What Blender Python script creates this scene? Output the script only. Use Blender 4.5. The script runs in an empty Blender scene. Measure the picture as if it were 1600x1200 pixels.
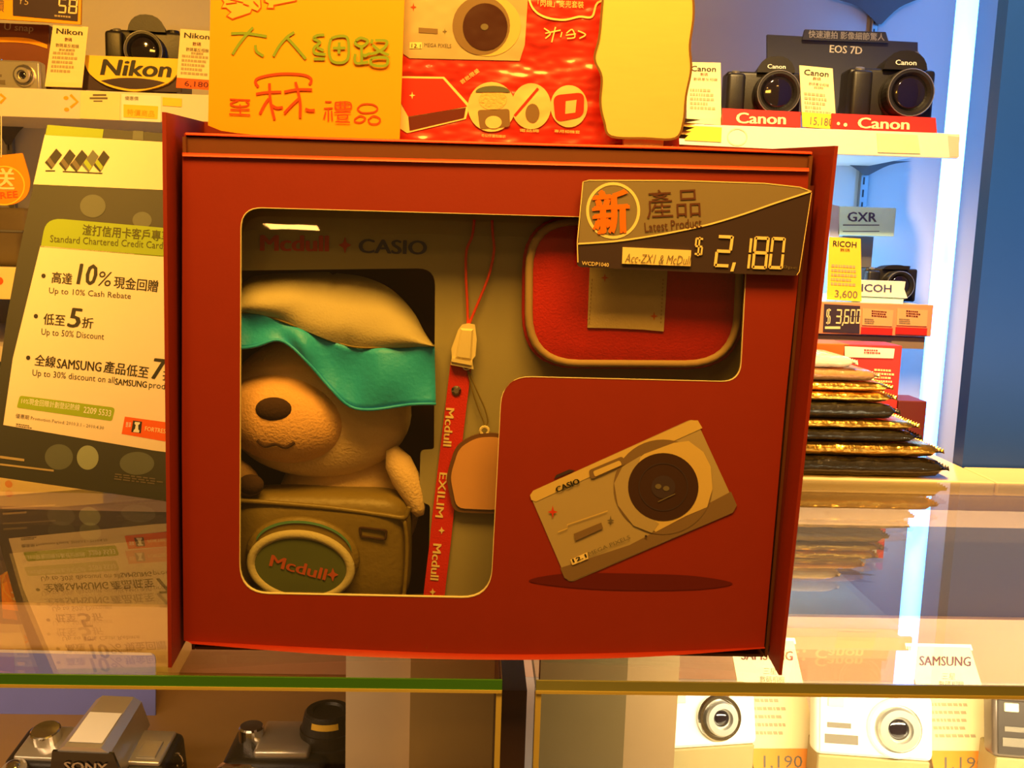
import bpy, bmesh, math, random
from mathutils import Vector, Matrix, noise
random.seed(7)
R = math.radians
C = bpy.context.scene.collection
S = bpy.context.scene

# ------------------------------------------------------------------ camera
F = 1500.0
PITCH, ROLL, YAW = R(8.25), R(1.77), R(2.4)
CAM = Vector((0, 0, 1.45))
_f = Vector((math.sin(YAW) * math.cos(PITCH), math.cos(YAW) * math.cos(PITCH), -math.sin(PITCH)))
_r0 = Vector((math.cos(YAW), -math.sin(YAW), 0))
_u0 = _r0.cross(_f)
_r = _r0 * math.cos(ROLL) + _u0 * math.sin(ROLL)
_u = -_r0 * math.sin(ROLL) + _u0 * math.cos(ROLL)
cd = bpy.data.cameras.new('camera')
cd.sensor_width = 36
cd.lens = 36 * F / 1600
cd.clip_start = 0.02
cam = bpy.data.objects.new('camera', cd)
C.objects.link(cam)
cam.matrix_world = Matrix(((_r.x, _u.x, -_f.x, CAM.x), (_r.y, _u.y, -_f.y, CAM.y), (_r.z, _u.z, -_f.z, CAM.z), (0, 0, 0, 1)))
S.camera = cam

# ------------------------------------------------------------------ exposure, world, lights
S.view_settings.view_transform = 'Standard'
S.view_settings.look = 'None'
S.view_settings.exposure = 0.0
S.view_settings.gamma = 1.0
S.view_settings.use_curve_mapping = False
W = bpy.data.worlds.new('shop_air')
S.world = W
W.use_nodes = True
W.node_tree.nodes['Background'].inputs[0].default_value = (1.0, 0.47, 0.09, 1)
W.node_tree.nodes['Background'].inputs[1].default_value = 0.20
S.cycles.max_bounces = 8
S.cycles.transparent_max_bounces = 16
S.cycles.caustics_reflective = False
S.cycles.caustics_refractive = False
S.cycles.use_denoising = True


def lamp(kind, name, loc, target, energy, col, size=0.3, sy=None, spot=40, blend=0.5):
    l = bpy.data.lights.new(name, kind)
    l.energy = energy
    l.color = col
    if kind == 'AREA':
        l.size = size
        if sy:
            l.shape = 'RECTANGLE'
            l.size_y = sy
    elif kind == 'SPOT':
        l.shadow_soft_size = size
        l.spot_size = R(spot)
        l.spot_blend = blend
    o = bpy.data.objects.new(name, l)
    C.objects.link(o)
    o.location = loc
    d = Vector(target) - Vector(loc)
    o.rotation_euler = d.to_track_quat('-Z', 'Y').to_euler()
    return o


WARM = (1.0, 0.50, 0.06)
WHITE = (1.0, 0.72, 0.36)
lamp('AREA', 'counter_ceiling_lamp', (0.0, 0.19, 1.93), (0.02, 0.5, 1.40), 9.2, (1.0, 0.47, 0.055), 0.5, 0.2)
lamp('SPOT', 'shelf_spotlight', (-0.48, 0.15, 2.35), (-0.85, 1.30, 1.5), 114, (1.0, 0.46, 0.06), 0.06, spot=66, blend=0.8)
lamp('SPOT', 'shelf_spotlight', (0.22, 0.50, 2.60), (0.52, 1.25, 1.4), 260, (1.0, 0.62, 0.22), 0.05, spot=45, blend=0.7)
lamp('AREA', 'case_lamp', (0.58, 0.49, 1.215), (0.58, 0.80, 1.03), 6.5, (1.0, 0.84, 0.62), 0.85, 0.02)
lamp('AREA', 'shelf_strip_lamp', (0.50, 1.60, 1.535), (0.50, 1.62, 1.2), 2.0, (0.30, 0.62, 1.0), 0.22, 0.02)
lamp('AREA', 'case_lamp', (-0.58, 0.49, 1.215), (-0.58, 0.80, 1.03), 1.25, (1.0, 0.62, 0.40), 0.85, 0.02)


# ------------------------------------------------------------------ pixels to points
def ray(px, py):
    return (px - 800) / F * _r + (600 - py) / F * _u + _f


class Pl:
    """A plane of the place: a point on it and the normal that faces the viewer."""
    def __init__(s, p, n=(0, -1, 0)):
        s.p = Vector(p)
        s.n = Vector(n).normalized()

    def at(s, px, py, off=0.0):
        d = ray(px, py)
        q = s.p + s.n * off
        return CAM + d * ((q - CAM).dot(s.n) / d.dot(s.n))


def PY(y):
    return Pl((0, y, 0))


def PZ(z):
    return Pl((0, 0, z), (0, 0, 1))


# ------------------------------------------------------------------ materials
def lin(c):
    return tuple(((v / 255) / 12.92 if v / 255 <= 0.04045 else ((v / 255 + 0.055) / 1.055) ** 2.4) for v in c)


_M = {}


def mat(name, rgb, rough=0.6, metal=0.0, var=0.06, scale=60, bump=0.0, bscale=None, coat=0.0, emis=None, es=0.0, spec=0.5, sheen=0.0, brough=0.5, stretch=None):
    if name in _M:
        return _M[name]
    m = bpy.data.materials.new(name)
    m.use_nodes = True
    nt = m.node_tree
    b = nt.nodes['Principled BSDF']
    c = lin(rgb)
    tc = nt.nodes.new('ShaderNodeTexCoord')
    src = tc.outputs['Object']
    if stretch:
        mp = nt.nodes.new('ShaderNodeMapping')
        mp.inputs['Scale'].default_value = stretch
        nt.links.new(src, mp.inputs[0])
        src = mp.outputs[0]
    nz = nt.nodes.new('ShaderNodeTexNoise')
    nz.inputs['Scale'].default_value = scale
    nz.inputs['Detail'].default_value = 4
    nt.links.new(src, nz.inputs['Vector'])
    mx = nt.nodes.new('ShaderNodeMix')
    mx.data_type = 'RGBA'
    mx.inputs[6].default_value = (*[v * (1 - var) for v in c], 1)
    mx.inputs[7].default_value = (*[min(1, v * (1 + var)) for v in c], 1)
    nt.links.new(nz.outputs['Fac'], mx.inputs[0])
    nt.links.new(mx.outputs[2], b.inputs['Base Color'])
    b.inputs['Roughness'].default_value = rough
    b.inputs['Metallic'].default_value = metal
    b.inputs['Specular IOR Level'].default_value = spec
    b.inputs['Coat Weight'].default_value = coat
    b.inputs['Coat Roughness'].default_value = 0.08
    b.inputs['Sheen Weight'].default_value = sheen
    if emis:
        b.inputs['Emission Color'].default_value = (*emis, 1)
        b.inputs['Emission Strength'].default_value = es
    if bump:
        bn = nt.nodes.new('ShaderNodeTexNoise')
        bn.inputs['Scale'].default_value = bscale or scale * 4
        bn.inputs['Detail'].default_value = 3
        bn.inputs['Roughness'].default_value = brough
        nt.links.new(src, bn.inputs['Vector'])
        bp = nt.nodes.new('ShaderNodeBump')
        bp.inputs['Strength'].default_value = 1.0
        bp.inputs['Distance'].default_value = bump
        nt.links.new(bn.outputs['Fac'], bp.inputs['Height'])
        nt.links.new(bp.outputs[0], b.inputs['Normal'])
        if coat:
            nt.links.new(bp.outputs[0], b.inputs['Coat Normal'])
    _M[name] = m
    return m


def glassy(name, tint, f0, rough=0.0, bump=0.0, bscale=20, gloss=(1, 1, 1)):
    m = bpy.data.materials.new(name)
    m.use_nodes = True
    nt = m.node_tree
    nt.nodes.remove(nt.nodes['Principled BSDF'])
    out = nt.nodes['Material Output']
    lw = nt.nodes.new('ShaderNodeLayerWeight')
    lw.inputs['Blend'].default_value = 0.5
    pw = nt.nodes.new('ShaderNodeMath')
    pw.operation = 'POWER'
    pw.inputs[1].default_value = 5
    nt.links.new(lw.outputs['Facing'], pw.inputs[0])
    ma = nt.nodes.new('ShaderNodeMath')
    ma.operation = 'MULTIPLY_ADD'
    ma.inputs[1].default_value = 1 - f0
    ma.inputs[2].default_value = f0
    nt.links.new(pw.outputs[0], ma.inputs[0])
    tr = nt.nodes.new('ShaderNodeBsdfTransparent')
    tr.inputs[0].default_value = (*tint, 1)
    gl = nt.nodes.new('ShaderNodeBsdfGlossy')
    gl.inputs['Color'].default_value = (*gloss, 1)
    gl.inputs['Roughness'].default_value = rough
    mx = nt.nodes.new('ShaderNodeMixShader')
    nt.links.new(ma.outputs[0], mx.inputs[0])
    nt.links.new(tr.outputs[0], mx.inputs[1])
    nt.links.new(gl.outputs[0], mx.inputs[2])
    nt.links.new(mx.outputs[0], out.inputs[0])
    if bump:
        tc = nt.nodes.new('ShaderNodeTexCoord')
        bn = nt.nodes.new('ShaderNodeTexNoise')
        bn.inputs['Scale'].default_value = bscale
        bn.inputs['Detail'].default_value = 2
        nt.links.new(tc.outputs['Object'], bn.inputs['Vector'])
        bp = nt.nodes.new('ShaderNodeBump')
        bp.inputs['Distance'].default_value = bump
        nt.links.new(bn.outputs['Fac'], bp.inputs['Height'])
        nt.links.new(bp.outputs[0], gl.inputs['Normal'])
    return m


M_red = mat('red_card', (142, 38, 21), 0.55, var=0.05, scale=90, bump=0.00005, bscale=500)
M_redprint = mat('red_print', (208, 40, 34), 0.5, var=0.04)
M_reddark = mat('dark_red_print', (96, 22, 18), 0.6)
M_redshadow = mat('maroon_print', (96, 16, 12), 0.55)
M_brown = mat('brown_card', (104, 58, 34), 0.7, var=0.08)
M_liner = mat('silver_liner_card', (160, 154, 124), 0.5, var=0.04, scale=30)
M_edge = mat('raw_card_edge', (236, 220, 180), 0.7)
M_white = mat('white_paper', (242, 240, 232), 0.6, var=0.02)
M_cream = mat('cream_paper', (248, 226, 170), 0.6, var=0.03)
M_yellow = mat('yellow_paper', (250, 205, 60), 0.55, var=0.03)
M_orange = mat('orange_paper', (255, 170, 10), 0.5, var=0.02)
M_orangeprint = mat('orange_print', (240, 96, 20), 0.55)
M_greenprint = mat('green_print', (150, 178, 30), 0.55, var=0.03)
M_greenpen = mat('green_marker', (128, 160, 40), 0.6)
M_redpen = mat('red_marker', (196, 66, 18), 0.6)
M_ink = mat('black_ink', (40, 38, 34), 0.55)
M_inkgrey = mat('grey_ink', (110, 100, 84), 0.6)
M_inkpale = mat('pale_ink', (180, 160, 120), 0.6)
M_navy = mat('navy_ink', (58, 62, 120), 0.55)
M_teal = mat('dark_teal_print', (56, 57, 52), 0.5, var=0.12, scale=14)
M_tealpale = mat('pale_teal_print', (96, 102, 92), 0.5)
M_grey = mat('grey_print', (138, 126, 108), 0.4, var=0.03)
M_dark = mat('charcoal_print', (66, 52, 62), 0.35, var=0.05)
M_black = mat('black_plastic', (25, 22, 21), 0.42, var=0.1, bump=0.0002, bscale=900)
M_blackgloss = mat('black_gloss', (24, 22, 22), 0.12, coat=0.6)
M_lens = mat('lens_glass', (26, 20, 26), 0.05, coat=1.0)
M_silver = mat('silver_plastic', (205, 200, 188), 0.3, metal=0.7, var=0.03)
M_silverp = mat('silver_print', (176, 158, 124), 0.5, var=0.04, scale=30)
M_silverlite = mat('light_silver_print', (214, 188, 124), 0.5, var=0.03)
M_silverdark = mat('dark_silver_print', (128, 104, 80), 0.5, var=0.04)
M_lensprint = mat('lens_print', (62, 38, 34), 0.5)
M_paint = mat('pale_silver_paint', (240, 234, 216), 0.35, var=.03, coat=.3)
M_chrome = mat('chrome', (230, 225, 215), 0.12, metal=1.0, var=0.02)
M_plush = mat('cream_plush', (236, 206, 158), 0.95, var=0.06, scale=120, bump=0.0006, bscale=700, sheen=0.3)
M_muzzle = mat('peach_plush', (240, 190, 130), 0.95, var=0.06, scale=120, bump=0.0006, bscale=700, sheen=0.3)
M_felt = mat('dark_felt', (62, 40, 28), 0.95, var=0.1, bump=0.0004, bscale=600)
M_cap = mat('white_cotton', (188, 180, 146), 0.9, var=0.03, bump=0.0003, bscale=900)
M_capteal = mat('teal_satin', (26, 180, 255), 0.5, var=0.06, scale=25, bump=0.0003, bscale=400, sheen=0.2)
M_satin = mat('olive_satin', (122, 106, 52), 0.45, var=0.08, scale=25, bump=0.0004, bscale=260)
M_lensfelt = mat('dark_green_felt', (84, 96, 56), 0.9, var=0.08)
M_ribbon = mat('red_ribbon', (214, 40, 30), 0.6, bump=0.0002, bscale=1200)
M_clip = mat('ivory_plastic', (240, 226, 180), 0.4)
M_pouch = mat('red_canvas', (190, 24, 22), 0.85, var=0.1, scale=160, bump=0.0004, bscale=900)
M_piping = mat('grey_piping', (176, 150, 112), 0.7, var=0.05)
M_patch = mat('woven_patch', (206, 184, 140), 0.85, var=0.06, scale=300, bump=0.0003, bscale=1200)
M_charm = mat('peach_enamel', (226, 170, 120), 0.3, coat=0.5)
M_pack = mat('film_wrapped_red', (206, 46, 38), 0.35, var=0.08, scale=20, bump=0.009, bscale=20, coat=1.0, brough=0.6, stretch=(1.0, 1.0, 1.7))
M_wall = mat('grey_wall_laminate', (196, 192, 186), 0.6, var=0.03, scale=6)
M_walldark = mat('teal_side_panel', (4, 62, 160), 0.5, var=0.08, scale=8)
M_shelf = mat('white_shelf', (226, 218, 204), 0.45, var=0.02)
M_rail = mat('steel_rail', (140, 138, 134), 0.35, metal=0.6)
M_base = mat('beige_laminate', (226, 196, 150), 0.5, var=0.05, scale=12, stretch=(1, 8, 8))
M_peach = mat('peach_laminate', (214, 168, 134), 0.5, var=0.04, scale=10)
M_tan = mat('tan_laminate', (244, 226, 190), 0.5, var=0.03)
M_tandark = mat('olive_laminate', (200, 172, 112), 0.5, var=0.03)
M_brownfloor = mat('brown_case_floor', (172, 138, 92), 0.5, var=0.05)
M_whitefloor = mat('white_case_floor', (250, 244, 230), 0.5, var=0.02)
M_cab = mat('dark_brown_laminate', (66, 42, 26), 0.5, var=0.06)
M_blue = mat('blue_card', (112, 124, 235), 0.45, var=0.03)
M_gold = mat('gold_foil', (236, 186, 84), 0.33, metal=1.0, var=0.1, scale=30, bump=0.004, bscale=70)
M_blackfoil = mat('black_foil', (48, 42, 34), 0.25, metal=0.3, var=0.2, scale=30, bump=0.003, bscale=60, coat=0.5)
M_clearbag = mat('pale_wrap', (236, 220, 190), 0.25, var=0.1, bump=0.004, bscale=60, coat=0.6)
M_brownbag = mat('brown_wrap', (170, 120, 74), 0.35, var=0.15, scale=30, bump=0.004, bscale=60, coat=0.4)
M_gedge = mat('green_glass_edge', (64, 128, 40), 0.25, var=0.12, scale=6, coat=0.5)
M_gline = mat('glass_edge_and_highlight', (206, 186, 112), 0.25)  # pale pane edges, also the painted highlight of the counter edge
M_cyan = mat('cyan_card', (190, 240, 255), 0.5)
M_floor = mat('floor_tile', (120, 100, 80), 0.5)
M_ceil = mat('ceiling_paint', (220, 210, 195), 0.8)
M_tube = mat('tube_light', (220, 235, 255), 0.5, emis=(0.055, 0.31, 1.0), es=13.0)
G_glass = glassy('display_glass', (0.93, 0.95, 0.86), 0.05)
G_pane = glassy('front_glass', (0.94, 0.95, 0.88), 0.04)
G_film = glassy('window_film', (0.95, 0.94, 0.88), 0.05, rough=0.03, bump=0.0012, bscale=16)


# ------------------------------------------------------------------ mesh helpers
WL = {}


def thing(name, label, cat, loc, group=None, kind=None):
    o = bpy.data.objects.new(name, None)
    o.empty_display_size = 0.02
    C.objects.link(o)
    o.location = loc
    WL[o.name] = Vector(loc)
    if label:
        o['label'] = label
    if cat:
        o['category'] = cat
    if group:
        o['group'] = group
    if kind:
        o['kind'] = kind
    return o


def tag(o, label, cat, group=None):
    o['label'] = label
    o['category'] = cat
    if group:
        o['group'] = group
    return o


def link(name, me, material, parent):
    if parent is None:
        xs = [v.co for v in me.vertices]
        org = Vector(((min(v.x for v in xs) + max(v.x for v in xs)) / 2, (min(v.y for v in xs) + max(v.y for v in xs)) / 2, min(v.z for v in xs)))
    else:
        org = WL[parent.name]
    me.transform(Matrix.Translation(-org))
    me.materials.append(material)
    o = bpy.data.objects.new(name, me)
    C.objects.link(o)
    if parent is None:
        o.location = org
    else:
        o.parent = parent
    WL[o.name] = org.copy()
    return o


def obj(name, bm, material, parent=None, smooth=False, recalc=True):
    if recalc:
        bmesh.ops.recalc_face_normals(bm, faces=bm.faces)
    me = bpy.data.meshes.new(name)
    bm.to_mesh(me)
    bm.free()
    if smooth:
        for p in me.polygons:
            p.use_smooth = True
    return link(name, me, material, parent)


def struct(name, bm, material, parent=None):
    o = obj(name, bm, material, parent)
    if parent is None:
        o['kind'] = 'structure'
    return o


def nb():
    return bmesh.new()


def box(bm, x0, x1, y0, y1, z0, z1, bev=0.0, seg=2, mtx=None):
    r = bmesh.ops.create_cube(bm, size=1)
    vs = r['verts']
    m = Matrix.Translation(((x0 + x1) / 2, (y0 + y1) / 2, (z0 + z1) / 2)) @ Matrix.Diagonal((x1 - x0, y1 - y0, z1 - z0, 1))
    bmesh.ops.transform(bm, matrix=m, verts=vs)
    if bev:
        es = list({e for v in vs for e in v.link_edges})
        g = bmesh.ops.bevel(bm, geom=es, offset=bev, segments=seg, affect='EDGES', profile=0.5)
        vs = list({v for f in g['faces'] for v in f.verts} | {v for v in vs if v.is_valid})
    if mtx is not None:
        done = set()
        todo = [v for v in vs if v.is_valid]
        while todo:
            v = todo.pop()
            if v in done:
                continue
            done.add(v)
            todo += [e.other_vert(v) for e in v.link_edges]
        bmesh.ops.transform(bm, matrix=mtx, verts=list(done))
    return bm


def prism(bm, front, back):
    a = [bm.verts.new(p) for p in front]
    b = [bm.verts.new(p) for p in back]
    n = len(a)
    bm.faces.new(a)
    bm.faces.new(b[::-1])
    for i in range(n):
        j = (i + 1) % n
        bm.faces.new((a[j], a[i], b[i], b[j]))
    return bm


def face(bm, pts):
    bm.faces.new([bm.verts.new(p) for p in pts])
    return bm


def tube(bm, path, rad, n=8, close=False, caps=True):
    path = [Vector(p) for p in path]
    k = len(path)
    rings = []
    for i, p in enumerate(path):
        a = path[(i - 1) % k] if (close or i > 0) else p
        b = path[(i + 1) % k] if (close or i < k - 1) else p
        t = (b - a).normalized()
        x = t.cross(Vector((0, 1, 0.02)))
        if x.length < 1e-4:
            x = t.cross(Vector((1, 0, 0)))
        x.normalize()
        y = t.cross(x)
        r = rad[i] if isinstance(rad, (list, tuple)) else rad
        rings.append([bm.verts.new(p + (x * math.cos(2 * math.pi * q / n) + y * math.sin(2 * math.pi * q / n)) * r) for q in range(n)])
    for i in range(k if close else k - 1):
        A, B = rings[i], rings[(i + 1) % k]
        for q in range(n):
            bm.faces.new((A[q], A[(q + 1) % n], B[(q + 1) % n], B[q]))
    if caps and not close:
        bm.faces.new(rings[0][::-1])
        bm.faces.new(rings[-1])
    return bm


def lathe(bm, prof, mtx, n=32):
    """profile of (radius, along -y) turned about the local y axis"""
    rings = []
    for r, h in prof:
        rings.append([bm.verts.new(mtx @ Vector((r * math.cos(2 * math.pi * q / n), -h, r * math.sin(2 * math.pi * q / n)))) for q in range(n)])
    for A, B in zip(rings, rings[1:]):
        for q in range(n):
            bm.faces.new((A[q], A[(q + 1) % n], B[(q + 1) % n], B[q]))
    bm.faces.new(rings[0])
    bm.faces.new(rings[-1][::-1])
    return bm


def ell(bm, c, rad, rot=None, u=28, v=18, fn=None):
    m = bmesh.ops.create_uvsphere(bm, u_segments=u, v_segments=v, radius=1)
    for w in m['verts']:
        p = w.co.copy()
        if fn:
            p = fn(p)
        q = Vector((p.x * rad[0], p.y * rad[1], p.z * rad[2]))
        if rot is not None:
            q = rot @ q
        w.co = Vector(c) + q
    return bm


def loft(bm, rows):
    g = [[bm.verts.new(p) for p in r] for r in rows]
    for A, B in zip(g, g[1:]):
        for i in range(len(A) - 1):
            bm.faces.new((A[i], A[i + 1], B[i + 1], B[i]))
    return bm


def lerp(a, b, t):
    return (a[0] + (b[0] - a[0]) * t, a[1] + (b[1] - a[1]) * t)


def quad(q, u, v):
    """q = TL, TR, BR, BL in pixels; u to the right, v down"""
    return lerp(lerp(q[0], q[1], u), lerp(q[3], q[2], u), v)


def resample(pts, n):
    d = [0]
    for a, b in zip(pts, pts[1:]):
        d.append(d[-1] + math.dist(a, b))
    out = []
    for i in range(n):
        t = d[-1] * i / (n - 1)
        k = 0
        while k < len(pts) - 2 and d[k + 1] < t:
            k += 1
        f = (t - d[k]) / max(1e-9, d[k + 1] - d[k])
        out.append(lerp(pts[k], pts[k + 1], min(1, f)))
    return out


def spline(pts, n=6, closed=False):
    """Catmull-Rom through pixel points"""
    k = len(pts)
    out = []
    for i in range(k if closed else k - 1):
        g = lambda j: pts[j % k] if closed else pts[max(0, min(k - 1, j))]
        p0, p1, p2, p3 = g(i - 1), g(i), g(i + 1), g(i + 2)
        for s in range(n):
            t = s / n
            out.append(tuple(0.5 * (2 * p1[a] + (p2[a] - p0[a]) * t + (2 * p0[a] - 5 * p1[a] + 4 * p2[a] - p3[a]) * t * t + (3 * p1[a] - p0[a] - 3 * p2[a] + p3[a]) * t ** 3) for a in (0, 1)))
    if not closed:
        out.append(tuple(pts[-1]))
    return out


def rounded(pts, rad, seg=6):
    """polygon in pixels with rounded corners; rad a number or a list"""
    n = len(pts)
    out = []
    for i in range(n):
        r = rad[i] if isinstance(rad, (list, tuple)) else rad
        p, a, b = pts[i], pts[i - 1], pts[(i + 1) % n]
        if r <= 0:
            out.append(p)
            continue
        la, lb = math.dist(p, a), math.dist(p, b)
        s = lerp(p, a, min(0.49, r / la))
        e = lerp(p, b, min(0.49, r / lb))
        for k in range(seg + 1):
            t = k / seg
            out.append(lerp(lerp(s, p, t), lerp(p, e, t), t))
    return out


def ellipse(cx, cy, rx, ry, n=32, rot=0.0, a0=0, a1=360):
    o = []
    full = abs(a1 - a0) >= 360
    for k in range(n if full else n + 1):
        a = R(a0 + (a1 - a0) * k / n)
        x, y = rx * math.cos(a), ry * math.sin(a)
        o.append((cx + x * math.cos(rot) - y * math.sin(rot), cy + x * math.sin(rot) + y * math.cos(rot)))
    return o


def rect(x0, y0, x1, y1):
    return [(x0, y0), (x1, y0), (x1, y1), (x0, y1)]


def plate(name, pl, px, d0, d1, m, parent=None):
    """solid sheet with the pixel outline, front at offset d0, back at d1"""
    return obj(name, prism(nb(), [pl.at(x, y, d0) for x, y in px], [Vector(pl.at(x, y, d0)) + pl.n * (d1 - d0) for x, y in px]), m, parent)


def ink(name, pl, polys, off, m, parent):
    bm = nb()
    for p in polys:
        face(bm, [pl.at(x, y, off) for x, y in p])
    return obj(name, bm, m, parent, recalc=False)


def stroke_poly(a, b, w):
    dx, dy = b[0] - a[0], b[1] - a[1]
    l = math.hypot(dx, dy) or 1
    nx, ny = -dy / l * w / 2, dx / l * w / 2
    ex, ey = dx / l * w * 0.3, dy / l * w * 0.3
    return [(a[0] + nx - ex, a[1] + ny - ey), (b[0] + nx + ex, b[1] + ny + ey), (b[0] - nx + ex, b[1] - ny + ey), (a[0] - nx - ex, a[1] - ny - ey)]


def band(path, w, closed=False):
    """quads along a pixel path of width w"""
    n = len(path)
    L, Rr = [], []
    for i in range(n):
        a = path[i - 1] if (closed or i) else path[i]
        b = path[(i + 1) % n] if (closed or i < n - 1) else path[i]
        dx, dy = b[0] - a[0], b[1] - a[1]
        l = math.hypot(dx, dy) or 1
        ww = w[i] if isinstance(w, list) else w
        L.append((path[i][0] - dy / l * ww / 2, path[i][1] + dx / l * ww / 2))
        Rr.append((path[i][0] + dy / l * ww / 2, path[i][1] - dx / l * ww / 2))
    return [[L[i], L[(i + 1) % n], Rr[(i + 1) % n], Rr[i]] for i in range(n if closed else n - 1)]


def hand(name, pl, strokes, w, off, m, parent, n=5):
    """pen strokes: a list of pixel polylines"""
    bm = nb()
    for k, st in enumerate(strokes):
        for p in band(spline(st, n) if len(st) > 2 else st, w):
            face(bm, [pl.at(x, y, off + .00004 * k) for x, y in p])
    return obj(name, bm, m, parent, recalc=False)


def sparkle(cx, cy, r):
    return spike(cx, cy, r, r)


def spike(cx, cy, rx, ry, k=0.22):
    return [(cx, cy - ry), (cx + rx * k, cy - ry * k), (cx + rx, cy), (cx + rx * k, cy + ry * k), (cx, cy + ry), (cx - rx * k, cy + ry * k), (cx - rx, cy), (cx - rx * k, cy - ry * k)]


def text(body, pl, p0, p1, h, off, m, parent, shear=0.0, bold=0.0, res=2, name='lettering'):
    """printed words: the ink's lower-left corner at p0, lower-right at p1 (pixels), h pixels tall"""
    cu = bpy.data.curves.new('words', 'FONT')
    cu.body = body
    cu.resolution_u = res
    wide = any(ord(c) > 0x2e80 for c in body)
    cu.offset = min(bold, 0.0)
    t = bpy.data.objects.new('words', cu)
    me = bpy.data.meshes.new_from_object(t)
    bpy.data.objects.remove(t)
    bpy.data.curves.remove(cu)
    if bold > 0:
        bm = bmesh.new()
        for k in range(3):
            n0 = len(bm.verts)
            bm.from_mesh(me)
            bm.verts.ensure_lookup_table()
            for v in bm.verts[n0:]:
                v.co += Vector(((k - 1) * bold * (1.6 if wide else 0.9), (k % 2) * bold * (1.0 if wide else 0.4), 0.01 * k))
        bm.to_mesh(me)
        bm.free()
    co = [v.co.copy() for v in me.vertices]
    x0, x1 = min(c.x for c in co), max(c.x for c in co)
    y0, y1 = min(c.y for c in co), max(c.y for c in co)
    dx, dy = p1[0] - p0[0], p1[1] - p0[1]
    l = math.hypot(dx, dy)
    ux, uy = dy / l, -dx / l
    for v, c in zip(me.vertices, co):
        a = (c.x - x0) / (x1 - x0)
        b = (c.y - y0) / (y1 - y0)
        q = (p0[0] + dx * a + (ux * h + dx / l * shear * h) * b, p0[1] + dy * a + (uy * h + dy / l * shear * h) * b)
        v.co = pl.at(q[0], q[1], off + c.z * 0.004)
    me.name = name
    return link(name, me, m, parent)


SEG = {'0': 'abcdef', '1': 'bc', '2': 'abged', '3': 'abgcd', '4': 'fgbc', '5': 'afgcd', '6': 'afgedc', '8': 'abcdefg', '9': 'abcdfg', '$': 'afgcdm'}


def digit(ch, q, w=0.16):
    """seven-segment figure inside the pixel quad q, as polygons"""
    P = []
    e = 0.03
    h = w * 0.55
    sg = {'a': (0, 0, 1, 0), 'g': (0, .5, 1, .5), 'd': (0, 1, 1, 1), 'f': (0, 0, 0, .5), 'b': (1, 0, 1, .5), 'e': (0, .5, 0, 1), 'c': (1, .5, 1, 1), 'm': (.5, -.08, .5, 1.08)}
    for s in SEG[ch]:
        x0, y0, x1, y1 = sg[s]
        if x0 == x1:
            sx = x0 - w if x0 == 1 else (x0 if x0 == 0 else x0 - w / 2)
            pts = [(sx, y0 + e), (sx + w, y0 + e), (sx + w, y1 - e), (sx, y1 - e)]
        else:
            sy = y0 if y0 == 0 else (y0 - h if y0 == 1 else y0 - h / 2)
            pts = [(x0 + w * 0.5, sy), (x1 - w * 0.5, sy), (x1 - w * 0.5, sy + h), (x0 + w * 0.5, sy + h)]
        P.append([quad(q, u, v) for u, v in pts])
    return P


def smalltext(pl, q, rows, off, m, parent, name='fine_print', seed=1, fill=0.55):
    """lines of print too small to read: short dashes in rows inside quad q"""
    rnd = random.Random(seed)
    P = []
    for r in range(rows):
        v0 = (r + 0.2) / rows
        v1 = (r + 0.2 + fill) / rows
        u = 0.0
        end = rnd.uniform(0.6, 1.0)
        while u < end:
            w = rnd.uniform(0.05, 0.14)
            P.append([quad(q, u, v0), quad(q, min(1, u + w), v0), quad(q, min(1, u + w), v1), quad(q, u, v1)])
            u += w + 0.03
    return ink(name, pl, P, off, m, parent)


# ------------------------------------------------------------------ the place: levels and depths
ZG = PY(0.478).at(745, 1029).z            # the glass counter top
YF = PZ(ZG).at(800, 1062).y               # its front edge
YB = 0.480                                # the gift box front
YS, YW = 1.40, 1.74                       # shelf fronts, back wall
YBACK = PZ(ZG).at(1400, 752).y                              # back of the glass cases
ZF = ZG - 0.20                            # case floor
GT = 0.0068                               # glass thickness

# ------------------------------------------------------------------ the setting
XR = PY(YW).at(1545, 300).x
struct('wall_back', box(nb(), -3.0, XR, YW, YW + 0.05, 0, 2.75), M_wall)
XI = PY(0.965).at(1506, 700).x
struct('wall_right', box(nb(), XR, XR + 0.05, 0.986, YW + 0.05, 0, 2.75), M_wall)
struct('trim_2', box(nb(), XI, XI + 0.75, 0.965, 0.985, 0, 2.75), M_walldark)
struct('floor', box(nb(), -3.0, XR + 0.9, -1.6, YW + 0.05, -0.05, 0), M_floor)
struct('ceiling', box(nb(), -3.0, XR + 0.9, -1.6, YW + 0.05, 2.75, 2.8), M_ceil)

for k, (lx, ly) in enumerate(((-.53, -1.35), (.75, -1.2))):
    t = thing('ceiling_lamp', ('square warm ceiling lamp panel over the shop aisle', 'second square warm ceiling lamp panel over the aisle')[k], 'ceiling lamp', (lx, ly, 2.715))
    obj('housing', box(nb(), lx - .09, lx + .09, ly - .09, ly + .09, 2.72, 2.749, .004), M_shelf, t)
    obj('diffuser', box(nb(), lx - .07, lx + .07, ly - .07, ly + .07, 2.712, 2.7195), mat('lamp_diffuser', (255, 240, 210), .5, emis=(1.0, .48, .10), es=45.0), t)

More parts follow.
